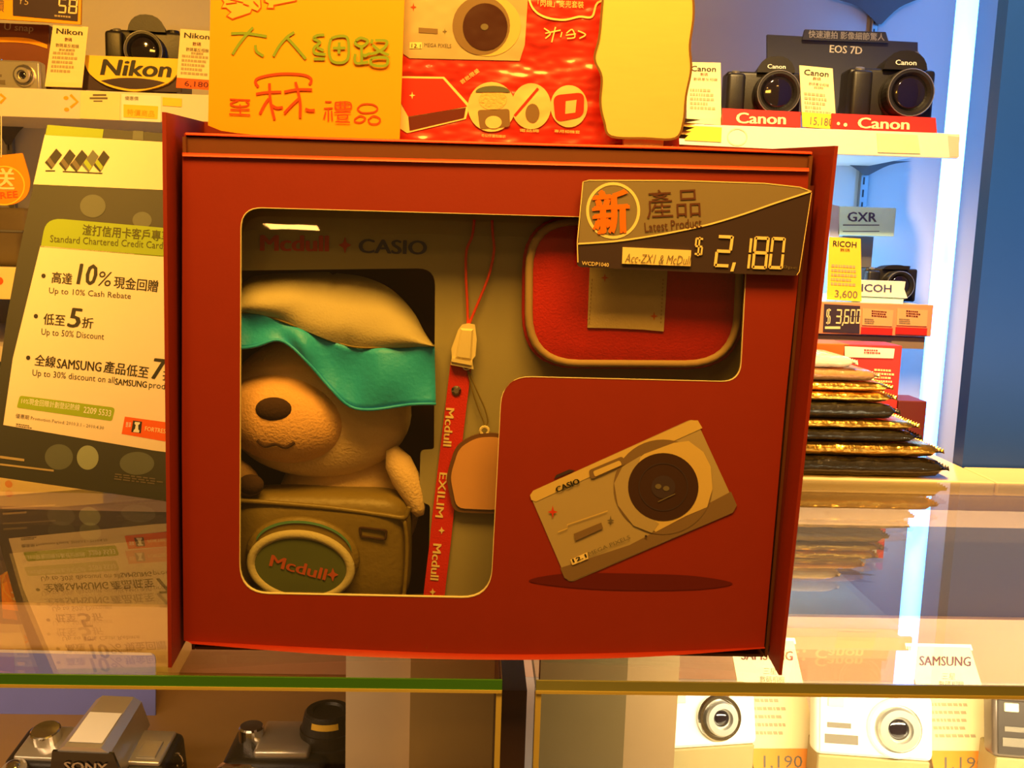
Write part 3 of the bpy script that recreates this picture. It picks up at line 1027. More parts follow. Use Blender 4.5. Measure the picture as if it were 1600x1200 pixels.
for k, (ya, yb_, xr, m, lab, yf) in enumerate(lev):
    zt = zpx(ya, yf + .012)
    packet(lab, xpx(1150, yf, 650), xpx(xr, yf, (ya + yb_) / 2), yf, yf + .085, zc, zt, m, k + 1)
    zc = zt + .0004
for (x0, y0, x1, y1, yy, dz, lab, m2) in ((1318, 538, 1404, 610, YBACK + .128, .045, 'red and white carton behind the brown packet', M_redprint), (1404, 626, 1443, 690, YBACK + .128, .045, 'small crimson carton behind the gold packets by the tube', M_reddark), (1262, 536, 1322, 610, YBACK + .128, .045, 'orange red carton behind the pale packet', M_orangeprint)):
    a, b = PY(yy).at(x0, y0), PY(yy).at(x1, y1)
    t = thing('carton', lab, 'carton', ((a.x + b.x) / 2, yy + .025, ZG))
    obj('carton_body', box(nb(), a.x, b.x, yy, yy + dz, ZG + .0005, a.z, .001), m2, t)
    pl = PY(yy)
    if x0 == 1318:
        plate('white_label', pl, [(1320, 541), (1398, 545), (1396, 560), (1320, 558)], .001, .0001, M_white, t)
        smalltext(pl, [(1350, 545), (1378, 546), (1378, 554), (1350, 553)], 2, .0015, M_redprint, t)
        smalltext(pl, [(1366, 575), (1400, 577), (1400, 600), (1366, 598)], 4, .0008, M_cream, t)

# ------------------------------------------------------------------ card poster on the glass
base = PZ(ZG).at(120, 766)
lean = R(24)
PP = Pl((base.x, base.y, ZG), (0, -math.cos(lean), math.sin(lean)))
t = thing('card_poster', 'tilted bank card offer poster standing on the glass beside the red box', 'poster', tuple(base))
out = [(74, 195), (440, 222), (420, 806), (-24, 742), (-14, 680), (10, 500), (26, 412), (52, 290)]
plate('backing', PP, out, 0.0, -0.003, M_teal, t)
ink('green_strip', PP, [[(74, 195), (162, 202), (160, 216), (71, 211)]], .0006, M_greenprint, t)
ink('pale_strip', PP, [[(208, 204), (224, 205), (224, 219), (207, 218)]], .0006, M_tealpale, t)
M_poster = mat('poster_white', (242, 224, 200), .6, var=.02)
ink('white_header', PP, [[(70, 210), (440, 234), (436, 320), (256, 297), (52, 288)]], .0005, M_poster, t)
cards = [((87, 232), (70, 256)), ((108, 233), (92, 258)), ((127, 234), (109, 260)), ((144, 234), (128, 260)), ((161, 235), (146, 260))]
for k, ((ax, ay), (bx, by)) in enumerate(cards):
    q = [(ax + 1, ay), (ax + 10, ay + 10), (bx + 10, by + 9), (bx, by - 2)]
    ink('card_picture', PP, [q], .0009 + .0001 * k, M_tealpale if k == 3 else M_ink, t)
    ink('card_chip', PP, [[lerp(q[3], q[0], .15), lerp(q[3], q[0], .4), lerp(q[2], q[1], .35), lerp(q[2], q[1], .1)]], .0010 + .0001 * k, M_greenprint if k > 2 else M_inkgrey, t)
ink('card_ground_line', PP, [[(71, 266), (86, 266), (86, 268), (71, 268)], [(98, 267), (160, 270), (160, 272), (98, 269)]], .0008, M_ink, t)
for e in (ellipse(145, 322, 20, 18), ellipse(222, 344, 15, 13)):
    ink('print_circle', PP, [e], .0004, M_tealpale, t)
ink('green_header', PP, [[(62, 386)] + rounded([(64, 384), (72, 340), (440, 372), (440, 416)], [0, 26, 0, 0])], .0005, M_greenprint, t)
text('渣打信用卡客戶專享', PP, (128, 367), (266, 378), 17, .0009, mat('olive_ink', (84, 84, 30), .6), t, bold=.01)
text('Standard Chartered Credit Card', PP, (78, 378), (254, 389), 11, .0009, _M['olive_ink'], t)
ink('white_panel', PP, [[(63, 384), (440, 415), (430, 728), (240, 704), (5, 664), (20, 560)]], .0005, M_poster, t)


def ptext(s, p0, p1, h, **k):
    return text(s, PP, p0, p1, h, .0009, k.pop('m', M_ink), t, **k)


ink('bullet', PP, [ellipse(68, 431, 3.4, 3.6, 12), ellipse(56, 494, 3.4, 3.6, 12), ellipse(44, 559, 3.4, 3.6, 12)], .0009, M_ink, t)
ptext('高達', (80, 442), (112, 445), 18, bold=.012)
ptext('10', (119, 444), (149, 446), 33, shear=.12, bold=.03)
ptext('%', (151, 446), (172, 448), 23, shear=.12)
ptext('現金回贈', (177, 450), (246, 457), 19, bold=.012)
ptext('Up to 10% Cash Rebate', (76, 461), (204, 470), 12)
ptext('低至', (67, 507), (101, 510), 18, bold=.012)
ptext('5', (104, 511), (124, 513), 31, shear=.12, bold=.03)
ptext('折', (127, 512), (145, 514), 17, bold=.012)
ptext('Up to 50% Discount', (64, 526), (162, 534), 13)
ptext('全線', (53, 571), (86, 575), 18, bold=.012)
ptext('SAMSUNG', (88, 575), (158, 581), 15, bold=.03)
ptext('產品低至', (161, 582), (231, 592), 19, bold=.012)
ptext('7', (234, 592), (254, 594), 33, shear=.12, bold=.03)
ptext('折', (253, 594), (274, 597), 18, bold=.012)
ptext('Up to 30% discount on all', (50, 590), (178, 602), 13)
ptext('SAMSUNG', (179, 601), (229, 606), 10, bold=.03)
ptext('products', (232, 609), (280, 614), 13)
ink('green_label', PP, [rounded([(31, 618), (180, 637), (175, 658), (26, 637)], [4, 6, 4, 3])], .0008, M_greenprint, t)
ptext('10%現金回贈計劃登記熱線', (33, 631), (124, 642), 10, m=M_white, res=1)
text('2209 5533', PP, (130, 645), (173, 651), 10, .0011, M_white, t, bold=.01)
ptext('優惠期 Promotion Period: 2010.3.1 - 2010.4.30', (24, 653), (162, 672), 7, m=M_inkgrey, res=1)
smalltext(PP, [(25, 661), (52, 665), (52, 671), (25, 667)], 2, .0009, M_inkgrey, t)
ink('orange_logo', PP, [[(195, 651), (290, 664), (288, 695), (190, 678)]], .0008, M_orangeprint, t)
ink('white_pictogram', PP, [[(208, 657), (222, 659), (220, 677), (205, 675)]], .0010, M_ink, t)
ink('tower_pictogram', PP, [[(211, 659), (219, 660), (218, 663), (216, 664), (216, 671), (218, 673), (217, 676), (208, 675), (209, 672), (211, 670), (212, 664), (210, 662)]], .0012, M_white, t)
text('豐澤', PP, (196, 667), (204, 668), 8, .0011, M_white, t, res=1)
text('FORTRESS', PP, (226, 673), (262, 678), 7, .0011, M_cream, t, bold=.02)
ink('print_circle', PP, [ellipse(137, 715, 17, 19)], .0004, mat('light_teal_print', (150, 160, 136), .5), t)
for e in (ellipse(92, 714, 22, 20), ellipse(214, 724, 27, 18)):
    ink('print_circle', PP, [e], .0003, M_tealpale, t)
ink('white_rule', PP, [[(0, 712), (38, 717), (38, 721), (0, 716)], [(0, 724), (84, 734), (84, 737), (0, 727)]], .0006, M_inkpale, t)
smalltext(PP, [(180, 739), (262, 749), (262, 760), (178, 750)], 3, .0006, M_inkgrey, t)

# orange FREE gift tag hanging beside the poster
pl = PY(1.30)
q0 = pl.at(10, 322)
t = thing('gift_tag', 'round bottomed orange tag hanging beside the bank card poster', 'hanging tag', tuple(q0))
plate('tag_card', pl, [(-30, 246), (35, 239)] + spline([(40, 255), (47, 285), (40, 308), (18, 320), (-6, 318), (-28, 305)], 4), 0, -.0015, mat('orange_tag', (246, 150, 24), .5), t)
ink('pale_ring', pl, band(ellipse(6, 290, 32, 30), 2.2, True), .0006, M_yellow, t)
text('送', pl, (-14, 296), (23, 297), 34, .0008, M_cream, t, bold=.02)
text('FREE', pl, (-8, 311), (28, 308), 10, .0008, M_orangeprint, t, bold=.02)
obj('hanging_string', tube(nb(), [pl.at(2, 246, .0008), pl.at(2, 180, .0008)], .0008, 6), M_cream, t)
# grey camera pouch on the low shelf
p = onshelf(20, 1.45, zML)
t = thing('camera_pouch', 'grey soft camera pouch on the low shelf under the orange tag', 'pouch', tuple(p))
a, b = PY(1.45).at(-60, 322), PY(1.45).at(52, 410)
obj('pouch_body', box(nb(), a.x, b.x, 1.44, 1.52, zML + .0005, a.z, .012, 4), mat('grey_nylon', (104, 90, 66), .8, var=.15, scale=20), t, True)
obj('zip_line', box(nb(), a.x + .008, b.x - .008, 1.4385, 1.4405, zML + .05, zML + .053), M_rail, t)
obj('carry_loop', tube(nb(), [Vector((b.x - .004 + .012 * math.sin(R(k * 18)), 1.45, a.z - .02 - .004 * k)) for k in range(11)], .0025, 8), mat('tan_cord', (190, 150, 90), .7), t)

# ------------------------------------------------------------------ things inside the dim case
pl = Pl(PZ(ZF).at(100, 1205) + Vector((0, .09, 0)), (0, -1, .25))
t = thing('blue_card', 'blue lavender sheet with a rounded corner behind the silver topped camera', 'display card', tuple(pl.at(100, 1190)))
plate('sheet', pl, rounded([(-90, 1013), (243, 1021), (243, 1180), (-90, 1180)], [4, 10, 2, 2]), 0, -.002, M_blue, t)
obj('pale_lip', prism(nb(), [pl.at(x, y, .0004) for x, y in ((-90, 1013), (236, 1020), (238, 1024), (-90, 1018))], [pl.at(x, y, -.0024) for x, y in ((-90, 1013), (236, 1020), (238, 1024), (-90, 1018))]), mat('lavender_edge', (206, 200, 226), .4), t)


def bridge(label, p, w, yaw, sx, logo, pitch=R(12)):
    """a bridge camera: deep grip, raised flash hood with glare painted on its top, dial and a fat lens"""
    t = thing('bridge_camera', label, 'camera', p)
    X = T(*p, yaw, pitch)
    h, d = .56 * w, .36 * w
    obj('body', box(nb(), -w / 2, w / 2, -d / 2, d / 2, 0, h, .05 * w, 3, X), M_black, t, True)
    obj('grip', box(nb(), -w * .52, -w * .24, -d / 2 - .22 * w, 0, .01 * w, h - .03 * w, .06 * w, 3, X), M_black, t, True)
    obj('top_plate', box(nb(), -w * .44, w * .46, -d * .40, d * .40, h - .015 * w, h + .022 * w, .014 * w, 2, X), M_silver, t, True)
    bm = nb()
    pr = [(-.18, 0), (.18, 0), (.145, .21), (.10, .25), (-.10, .25), (-.145, .21)]
    prism(bm, [X @ Vector(((a * 1.1 + sx) * w, -d / 2 - .10 * w, h + b * w * .95)) for a, b in pr], [X @ Vector(((a + sx) * w, d / 2 + .03 * w, h + b * w * .85)) for a, b in pr])
    hp = obj('flash_hood', bm, M_silver, t)
    bm = nb()
    loft(bm, [[X @ Vector(((a + sx) * w, y, z)) for a in (-.10, .10)] for y, z in ((-d / 2 - .06 * w, h + .2385 * w), (d * .10, h + .228 * w))])
    obj('hood_glare', bm, M_white, hp)  # white sheet stands for the lamp glare on the hood
    obj('hood_front', prism(nb(), [X @ Vector(((a * 1.12 + sx) * w, -d / 2 - .108 * w, h + .005 * w + b * w)) for a, b in ((-.20, 0), (.20, 0), (.16, .20), (-.16, .20))], [X @ Vector(((a * 1.12 + sx) * w, -d / 2 - .09 * w, h + .005 * w + b * w)) for a, b in ((-.20, 0), (.20, 0), (.16, .20), (-.16, .20))]), M_blackgloss, hp)
    if logo:
        q = [X @ Vector(((sx + a) * w, -d / 2 - .109 * w, h + .07 * w)) for a in (-.13, .13)]
        n = (X.to_3x3() @ Vector((0, -1, 0))).normalized()
        text(logo, Pl(q[0], n), pix(q[0]), pix(q[1]), math.dist(pix(q[0]), pix(q[1])) * .2, .0008, M_silver, hp, bold=.03)
    bm = nb()
    lathe(bm, [(.25 * w, 0), (.26 * w, .03 * w), (.24 * w, .05 * w), (.24 * w, .2 * w), (.25 * w, .21 * w), (.22 * w, .24 * w), (.17 * w, .22 * w)], X @ T(sx * w, -d / 2, h * .42), 36)
    le = obj('lens_barrel', bm, M_black, t)
    obj('front_glass', lathe(nb(), [(.18 * w, 0), (.12 * w, .012 * w), (.02 * w, .016 * w)], X @ T(sx * w, -d / 2 - .215 * w, h * .42), 28), M_lens, le, True)
    bm = nb()
    lathe(bm, [(.088 * w, 0), (.088 * w, .065 * w), (.08 * w, .072 * w), (.02 * w, .073 * w)], X @ T(-.31 * w, d * .06, h + .022 * w) @ Matrix.Rotation(R(-90), 4, 'X'), 28)
    obj('mode_dial', bm, M_chrome, t)
    bm = nb()
    lathe(bm, [(.075 * w, 0), (.075 * w, .03 * w), (.06 * w, .04 * w)], X @ T(-.40 * w, -d * .5 - .03 * w, h - .035 * w) @ Matrix.Rotation(R(-80), 4, 'X'), 24)
    zr = obj('zoom_ring', bm, M_silver, t)
    obj('shutter_button', lathe(nb(), [(.04 * w, 0), (.04 * w, .02 * w), (.02 * w, .024 * w)], X @ T(-.40 * w, -d * .5 - .03 * w, h + .002 * w) @ Matrix.Rotation(R(-80), 4, 'X'), 18), M_chrome, zr, True)
    obj('eject_button', box(nb(), .30 * w, .42 * w, -d * .3, d * .1, h + .02 * w, h + .035 * w, .006 * w, 2, X), M_silver, t)
    bm = nb()
    tube(bm, [X @ Vector((w * .5 + .012 * w + .03 * w * math.sin(R(a)), 0, h * .86 + .05 * w * math.cos(R(a)))) for a in range(0, 360, 24)], .008 * w, 6, True)
    obj('strap_ring', bm, M_chrome, t)
    return t


YC = .70
def case_pt(px, py, y):
    return PY(y).at(px, py)


ps = PY(.68).at(162, 1148)
wS = .118
bridge('silver topped black camera with raised flash in front of the blue card', (ps.x, .68, ps.z - .56 * wS), wS, R(-4), .08, 'SONY')
# second camera: dial and a standing dark lens barrel
pc = PY(.70).at(430, 1168)
t = thing('bridge_camera', 'dark camera with tall upright barrel and pale dial next to the tan panel', 'camera', (pc.x, .70, ZF))
X = T(pc.x, .70, ZF + .0005)
wz = .082
hb = pc.z - ZF
obj('body', box(nb(), -.035, .045, -.03, .03, 0, hb + .004, .008, 3, X), M_black, t, True)
obj('top_plate', box(nb(), -.012, .030, -.024, .024, hb + .002, hb + .010, .003, 2, X), M_silver, t, True)
obj('mode_dial', lathe(nb(), [(.0095, 0), (.0095, .012), (.0085, .0135), (.001, .0138)], X @ T(-.018, 0, hb + .004) @ Matrix.Rotation(R(-90), 4, 'X'), 28), M_chrome, t)
obj('zoom_ring', lathe(nb(), [(.016, 0), (.017, .004), (.016, .010), (.011, .0125), (.002, .013)], X @ T(-.022, -.030, hb - .012) @ Matrix.Rotation(R(-80), 4, 'X'), 28), M_chrome, t)
obj('front_grip', box(nb(), -.042, -.004, -.048, -.016, 0, hb - .010, .010, 3, X), M_black, t, True)
bt = PY(.69).at(508, 1124)
bz = bt.z - ZF
bm = nb()
lathe(bm, [(.0230, 0), (.0230, .55 * bz), (.0215, .57 * bz), (.0215, .74 * bz), (.0205, .75 * bz), (.0180, .97 * bz), (.0165, bz), (.012, bz), (.011, .96 * bz)], T(bt.x, .705, ZF + .0005) @ Matrix.Rotation(R(-90), 4, 'X'), 36)
le = obj('upright_barrel', bm, M_black, t)
bm = nb()
n = 9
loft(bm, [[Vector((bt.x + rr * math.sin(R(a)), .705 - rr * math.cos(R(a)), ZF + z)) for a in [-32 + 64 * k / n for k in range(n + 1)]] for rr, z in ((.0196, .86 * bz), (.0187, .945 * bz))])
obj('yellow_label', bm, M_yellow, le)

# ------------------------------------------------------------------ things inside the bright case
def on_stand(label, px, foot, y, yaw, pitch, w, h, d, m, **k):
    """a compact camera leaning back on a small block stand on the case floor"""
    q = PY(y).at(px, foot)
    c = compact(label, T(q.x, y, q.z, yaw, pitch), w, h, d, m, **k)
    Y = T(q.x, y, 0, yaw)
    obj('stand', box(nb(), -w * .47, w * .47, .001, d + .012, ZF + .0005, q.z - .0006, .001, 1, Y), mat('olive_stand', (150, 132, 84), .5), c)
    return c


on_stand('silver camera with round dark lens beside the tan case panel', 1112, 1168, .665, R(8), R(-16), .074, .044, .020, M_paint, lensx=.08, lr=.235, front=M_paint, panels=False)
on_stand('wide silver camera with bright ring lens between the two price cards', 1366, 1186, .665, R(-7), R(-16), .088, .048, .022, M_paint, lensx=.18, lr=.25, front=M_paint, lens_m=M_paint)
on_stand('dark grey camera at the edge beside the lettered price card', 1634, 1190, .665, R(-8), R(-16), .076, .046, .022, mat('dark_grey_metal', (110, 96, 84), .35, metal=.5), front=mat('graphite_metal', (84, 76, 70), .3, metal=.5), lensx=.16, lr=.25)


def case_card(label, q, y, head, group, seed):
    p = Pl(PZ(ZF + .0005).at((q[2][0] + q[3][0]) / 2, q[2][1]), (0, -1, .35))
    foot = p.at((q[2][0] + q[3][0]) / 2, q[2][1])
    t = thing('price_card', label, 'price card', tuple(foot), group)
    plate('card', p, q, 0, -.0012, M_cream, t)
    text(head, p, quad(q, .12, .145), quad(q, .92, .145), 15, .0006, M_redshadow, t, bold=.03)
    text('三星', p, quad(q, .42, .25), quad(q, .62, .25), 10, .0006, M_inkgrey, t)
    text('數碼相機', p, quad(q, .34, .31), quad(q, .72, .31), 10, .0006, M_inkgrey, t)
    smalltext(p, [quad(q, .12, .42), quad(q, .7, .42), quad(q, .7, .72), quad(q, .12, .72)], 5, .0006, M_inkpale, t, seed=seed, fill=.4)
    plate('price_band', p, [quad(q, 0, .80), quad(q, 1, .80), quad(q, 1, 1), quad(q, 0, 1)], .0008, .0002, mat('orange_band', (246, 150, 50), .5), t)
    text('1,190', p, quad(q, .14, .955), quad(q, .70, .955), 22, .0012, M_inkgrey, t)
    obj('clear_stand', prism(nb(), [p.at(*quad(q, u, v), -.0016) for u, v in ((-.03, -.025), (1.03, -.025), (1.03, 0.02), (-.03, .02))], [p.at(*quad(q, u, v), -.006) for u, v in ((-.03, -.025), (1.03, -.025), (1.03, .02), (-.03, .02))]), M_white, t)
    return t


case_card('price card half hidden behind the red box wing and silver camera', [(1140, 1000), (1240, 1002), (1288, 1212), (1180, 1212)], .80, 'SAMSUNG', 'orange footed cards in the bright case', 1)
case_card('fully visible lettered price card beside the ring lens camera', [(1418, 1010), (1516, 1012), (1578, 1214), (1462, 1214)], .80, 'SAMSUNG', 'orange footed cards in the bright case', 2)

# ------------------------------------------------------------------ the display board behind the gift box
YR = .566
PR, PO = PY(YR), PY(.462)
t = thing('display_board', 'folded red backing board with two wings standing behind the gift box', 'display board', (0, YR, ZG))
TLo, BLo, TRo, BRo = PO.at(253, 175), PO.at(262, 1020), PO.at(1310, 228), PO.at(1223, 1040)
BLo.z = BRo.z = ZG + .0003
hl = Vector((PY(YR).at(290, 600).x + .012, YR, 0))
hr = Vector((PY(YR).at(1180, 600).x, YR, 0))
zl, zr = PR.at(420, 194).z, PR.at(1178, 232).z
TH = .0018


def wall4(name, a, b, c, d, th, m, par):
    n = (b - a).cross(d - a).normalized() * th
    return obj(name, prism(nb(), [a, b, c, d], [v + n for v in (a, b, c, d)]), m, par)


wall4('back_panel', Vector((hl.x, YR, zl)), Vector((hr.x, YR, zr)), Vector((hr.x, YR, ZG + .0003)), Vector((hl.x, YR, ZG + .0003)), -TH, M_red, t)
wall4('wing', Vector((TLo.x, .462, TLo.z)), Vector((hl.x - .0005, YR, zl)), Vector((hl.x - .0005, YR, ZG + .0003)), Vector((BLo.x, .462, BLo.z)), -TH, M_red, t)
wall4('wing', Vector((hr.x + .0005, YR, zr)), Vector((TRo.x, .462, TRo.z)), Vector((BRo.x, .462, BRo.z)), Vector((hr.x + .0005, YR, ZG + .0003)), -TH, M_red, t)

# ------------------------------------------------------------------ the gift box
PB = PY(YB)
t = gift = thing('gift_box', 'large red gift box with clear window resting on both glass cases', 'gift box', (PB.at(740, 1000).x, YB, ZG))
outer = spline([(285, 240), (600, 248), (900, 255), (1264, 264)], 6) + [(1262, 300), (1248, 430), (1228, 620), (1194, 1010)] + spline([(1194, 1011), (1000, 1020), (780, 1022), (545, 1014), (287, 1001)], 5) + [(284, 700)]
hole = rounded([(376, 323), (1170, 346), (1157, 597), (785, 588), (767, 935), (374, 927)], [34, 26, 30, 46, 46, 46], 8)
bm = nb()
eds = []
for lp in (outer, hole):
    vs = [bm.verts.new(PB.at(x, y)) for x, y in lp]
    eds += [bm.edges.new((vs[i], vs[(i + 1) % len(vs)])) for i in range(len(vs))]
bmesh.ops.triangle_fill(bm, use_beauty=True, use_dissolve=False, edges=eds)
g = bmesh.ops.extrude_face_region(bm, geom=list(bm.faces))
bmesh.ops.translate(bm, vec=(0, .0012, 0), verts=[v for v in g['geom'] if isinstance(v, bmesh.types.BMVert)])
front = obj('front_panel', bm, M_red, gift)
bm = nb()
n = len(hole)
a = [PB.at(x, y) + Vector((0, -.0002, 0)) for x, y in hole]
cxh = Vector((sum(v.x for v in a) / n, 0, sum(v.z for v in a) / n))
inner = [PB.at(*lerp(p, (570, 620) if p[0] < 790 else (985, 470), .0045)) for p in hole]
loft(bm, [a + a[:1], [v + Vector((0, -.0002, 0)) for v in inner + inner[:1]], [v + Vector((0, .0013, 0)) for v in inner + inner[:1]]])
obj('window_rim', bm, M_edge, front)
rows = []
for py_, dep in ((306, .0095), (330, .0064), (345, .0048), (357, .0036), (370, .0024), (385, .0017), (410, .0014), (600, .0014), (800, .0014), (952, .0014)):
    rows.append([PB.at(x, py_ + (x - 350) * .02, -dep) for x in ((350, 420, 500, 600, 700, 790, 1000, 1190) if py_ < 610 else (350, 420, 500, 600, 700, 790))])
bm = nb()
k = [r for r in rows if len(r) == 8]
loft(bm, k)
loft(bm, [k[-1][:6]] + [r for r in rows if len(r) == 6])
obj('window_film', bm, G_film, gift, True)
# folded top edge and bottom lip
bm = nb()
te = spline([(285, 240), (600, 248), (900, 255), (1264, 264)], 6)
loft(bm, [[PB.at(x, y + 4, .0016) for x, y in te], [PB.at(x, y + 0.5, .0012) for x, y in te], [PB.at(x, y - 1.5, -.001) for x, y in te], [PB.at(x, y + 2, -.0035) for x, y in te]])
obj('top_fold', bm, mat('bright_red_card', (232, 72, 40), .45), gift, True)
bm = nb()
le_ = spline([(1194, 1011), (1000, 1019), (780, 1022), (545, 1014), (287, 1001)], 6)
lo_ = spline([(1196, 1013), (1000, 1027), (780, 1031), (545, 1025), (300, 1006)], 6)
loft(bm, [[PB.at(x, y, -.0002) for x, y in le_], [PB.at((a[0] + b[0]) / 2, (a[1] + b[1]) / 2 - 1, .0022) for a, b in zip(le_, lo_)], [PB.at(x, y, .0042) for x, y in lo_]])
obj('bottom_lip', bm, mat('lip_red_card', (160, 42, 22), .5), gift, True)
# tray behind the front: sides, top, floor, back
zt_l, zt_r = PY(.486).at(292, 208).z, PY(.486).at(1268, 238).z
x_l, x_r = PY(.486).at(291, 400).x, PY(.486).at(1200, 980).x
x_rt = PY(.486).at(1266, 262).x
zbm = ZG + .0006
def tray_wall(name, pts, vec, m):
    return obj(name, prism(nb(), pts, [p + Vector(vec) for p in pts]), m, gift)
tray_wall('tray_top', [Vector((x_l, .486, zt_l)), Vector((x_rt, .486, zt_r)), Vector((x_rt, .556, zt_r)), Vector((x_l, .556, zt_l))], (0, 0, -.0018), M_red)
tray_wall('tray_side', [Vector((x_l, .4832, zbm)), Vector((x_l, .556, zbm)), Vector((x_l, .556, zt_l - .002)), Vector((x_l, .4832, zt_l - .002))], (.0016, 0, 0), M_brown)
tray_wall('tray_side', [Vector((x_r, .4832, zbm)), Vector((x_r, .556, zbm)), Vector((x_rt, .556, zt_r - .002)), Vector((x_rt, .4832, zt_r - .002))], (-.0016, 0, 0), M_brown)
tray_wall('tray_floor', [Vector((x_l + .002, .4835, zbm)), Vector((x_r - .002, .4835, zbm)), Vector((x_r - .002, .556, zbm)), Vector((x_l + .002, .556, zbm))], (0, 0, .0016), M_brown)
tray_wall('tray_back', [Vector((x_l + .002, .554, zbm + .002)), Vector((x_r - .002, .554, zbm + .002)), Vector((x_rt - .002, .554, zt_r - .002)), Vector((x_l + .002, .554, zt_l - .002))], (0, .0016, 0), M_brown)
PT = PY(.486)
plate('upper_panel', PT, [(291, 211), (1268, 241), (1262, 290), (291, 262)], 0, -.0016, M_brown, gift)
bm = nb()
rim = [(290, 208), (500, 215), (780, 223), (1060, 230), (1269, 238)]
loft(bm, [[PT.at(x, y + 3, .0012) for x, y in rim], [PT.at(x, y, .0014) for x, y in rim], [PT.at(x, y - 1, -.002) for x, y in rim]])
obj('rim_fold', bm, _M['bright_red_card'], gift, True)
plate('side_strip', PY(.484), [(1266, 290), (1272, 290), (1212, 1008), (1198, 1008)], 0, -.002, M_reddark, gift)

# liner card with its cutout
PLn = PY(.5075)
lo = [(340, 300), (1210, 320), (1190, 640), (1150, 960), (340, 960)]
cut = rounded([(352, 423), (680, 419), (678, 702), (657, 704), (655, 782), (672, 790), (668, 955), (352, 952)], [6, 28, 4, 6, 6, 4, 6, 6], 6)
bm = nb()
eds = []
for lp in (lo, cut):
    vs = [bm.verts.new(PLn.at(x, y)) for x, y in lp]
    eds += [bm.edges.new((vs[i], vs[(i + 1) % len(vs)])) for i in range(len(vs))]
bmesh.ops.triangle_fill(bm, use_beauty=True, use_dissolve=False, edges=eds)
g = bmesh.ops.extrude_face_region(bm, geom=list(bm.faces))
bmesh.ops.translate(bm, vec=(0, .0012, 0), verts=[v for v in g['geom'] if isinstance(v, bmesh.types.BMVert)])
ln = obj('liner_card', bm, M_liner, gift)
text('Mcdull', PLn, (406, 392), (514, 393), 25, .0004, mat('dull_red_ink', (186, 60, 44), .6), ln, bold=.045, res=4)
ink('star_mark', PLn, [spike(539, 383, 10, 13, .3)], .0004, _M['dull_red_ink'], ln)
text('CASIO', PLn, (560, 395), (667, 398), 22, .0004, M_navy, ln, bold=.035, res=4)

# printed camera picture on the front panel
ox, oy = 800, 620
def zz(*p):
    return [(ox + x / 3.478, oy + y / 3.478) for x, y in p]


ink('printed_ground', PB, [spline(zz((90, 1000), (300, 960), (700, 962), (1000, 975), (1200, 1015), (1000, 1048), (600, 1052), (300, 1035)), 5, True)], .0003, M_redshadow, front)
pc_ = ink('printed_camera', PB, [rounded(zz((92, 520), (995, 112), (1228, 620), (305, 1015)), [14, 14, 18, 12])], .0005, M_silverp, front)
ink('printed_highlight', PB, [zz((105, 560), (98, 535), (115, 510), (970, 128), (1010, 128), (1035, 170), (880, 240), (500, 400), (130, 570))], .0007, M_silverlite, front)
ink('printed_underside', PB, [zz((262, 930), (640, 805), (1190, 515), (1222, 590), (1200, 630), (320, 1003), (285, 985))], .0007, M_silverdark, front)
ink('printed_lens_ring', PB, [ellipse(*zz((820, 490))[0], 268 / 3.478, 258 / 3.478, 48)], .0009, M_silverdark, front)
ink('printed_bright_ring', PB, [zz((880, 250), (960, 240), (1040, 300), (1080, 380), (1090, 500), (1060, 600), (940, 650), (780, 735), (560, 480), (600, 400), (720, 310))], .0010, M_silverlite, front)
ink('printed_mid_ring', PB, [zz((600, 380), (700, 320), (650, 500), (700, 620), (800, 690), (760, 740), (660, 700), (575, 590), (555, 470))], .0011, M_silverp, front)
ink('printed_lens', PB, [ellipse(*zz((822, 490))[0], 55, 53, 48)], .0012, M_lensprint, front)
ink('printed_lens_core', PB, band(ellipse(*zz((822, 490))[0], 38, 37, 36), 1.5, True) + [ellipse(*zz((822, 490))[0], 19, 18, 24)], .0014, M_dark, front)
ink('printed_glint', PB, [ellipse(*zz((795, 487))[0], 5, 4, 14), ellipse(*zz((838, 498))[0], 5, 4, 14), stroke_poly(*zz((795, 570), (885, 528)), 1.5)], .0016, M_inkgrey, front)
ink('printed_flash', PB, [rounded(zz((415, 400), (600, 322), (620, 365), (430, 450)), 5)], .0012, M_silverdark, front)
ink('printed_flash_glass', PB, [rounded(zz((440, 405), (585, 345), (598, 370), (450, 435)), 3), ], .0014, M_silverlite, front)
ink('printed_shutter', PB, [zz((228, 447), (240, 425), (310, 395), (345, 400))], .0004, M_dark, front)
text('CASIO', PB, zz((243, 522))[0], zz((372, 470))[0], 9, .0012, M_ink, front, bold=.05)
ink('printed_sparkle', PB, [spike(*zz((221, 626))[0], 8, 10)], .0012, mat('red_ink', (206, 60, 30), .6), front)
ink('printed_sparkle', PB, [spike(*zz((536, 672))[0], 6, 8)], .0012, M_inkgrey, front)
ink('printed_label', PB, [zz((335, 745), (485, 683), (495, 715), (345, 783))], .0012, M_silverdark, front)
ink('printed_band', PB, band(zz((250, 735), (300, 715), (300, 695), (520, 620)), 1.4), .0012, M_silverlite, front)
ink('printed_plate', PB, [zz((317, 885), (408, 845), (415, 880), (328, 915))], .0012, M_cream, front)
text('12.1', PB, zz((333, 902))[0], zz((408, 872))[0], 6, .0014, M_ink, front, bold=.03)
text('MEGA PIXELS', PB, zz((420, 865))[0], zz((645, 770))[0], 6, .0014, M_inkgrey, front)
ink('printed_screw', PB, [ellipse(*zz((728, 758))[0], 2, 2, 10)], .0014, M_dark, front)

# ------------------------------------------------------------------ plush toy in the window (plain, generic)
def at(px, py, y):
    return PY(y).at(px, py)


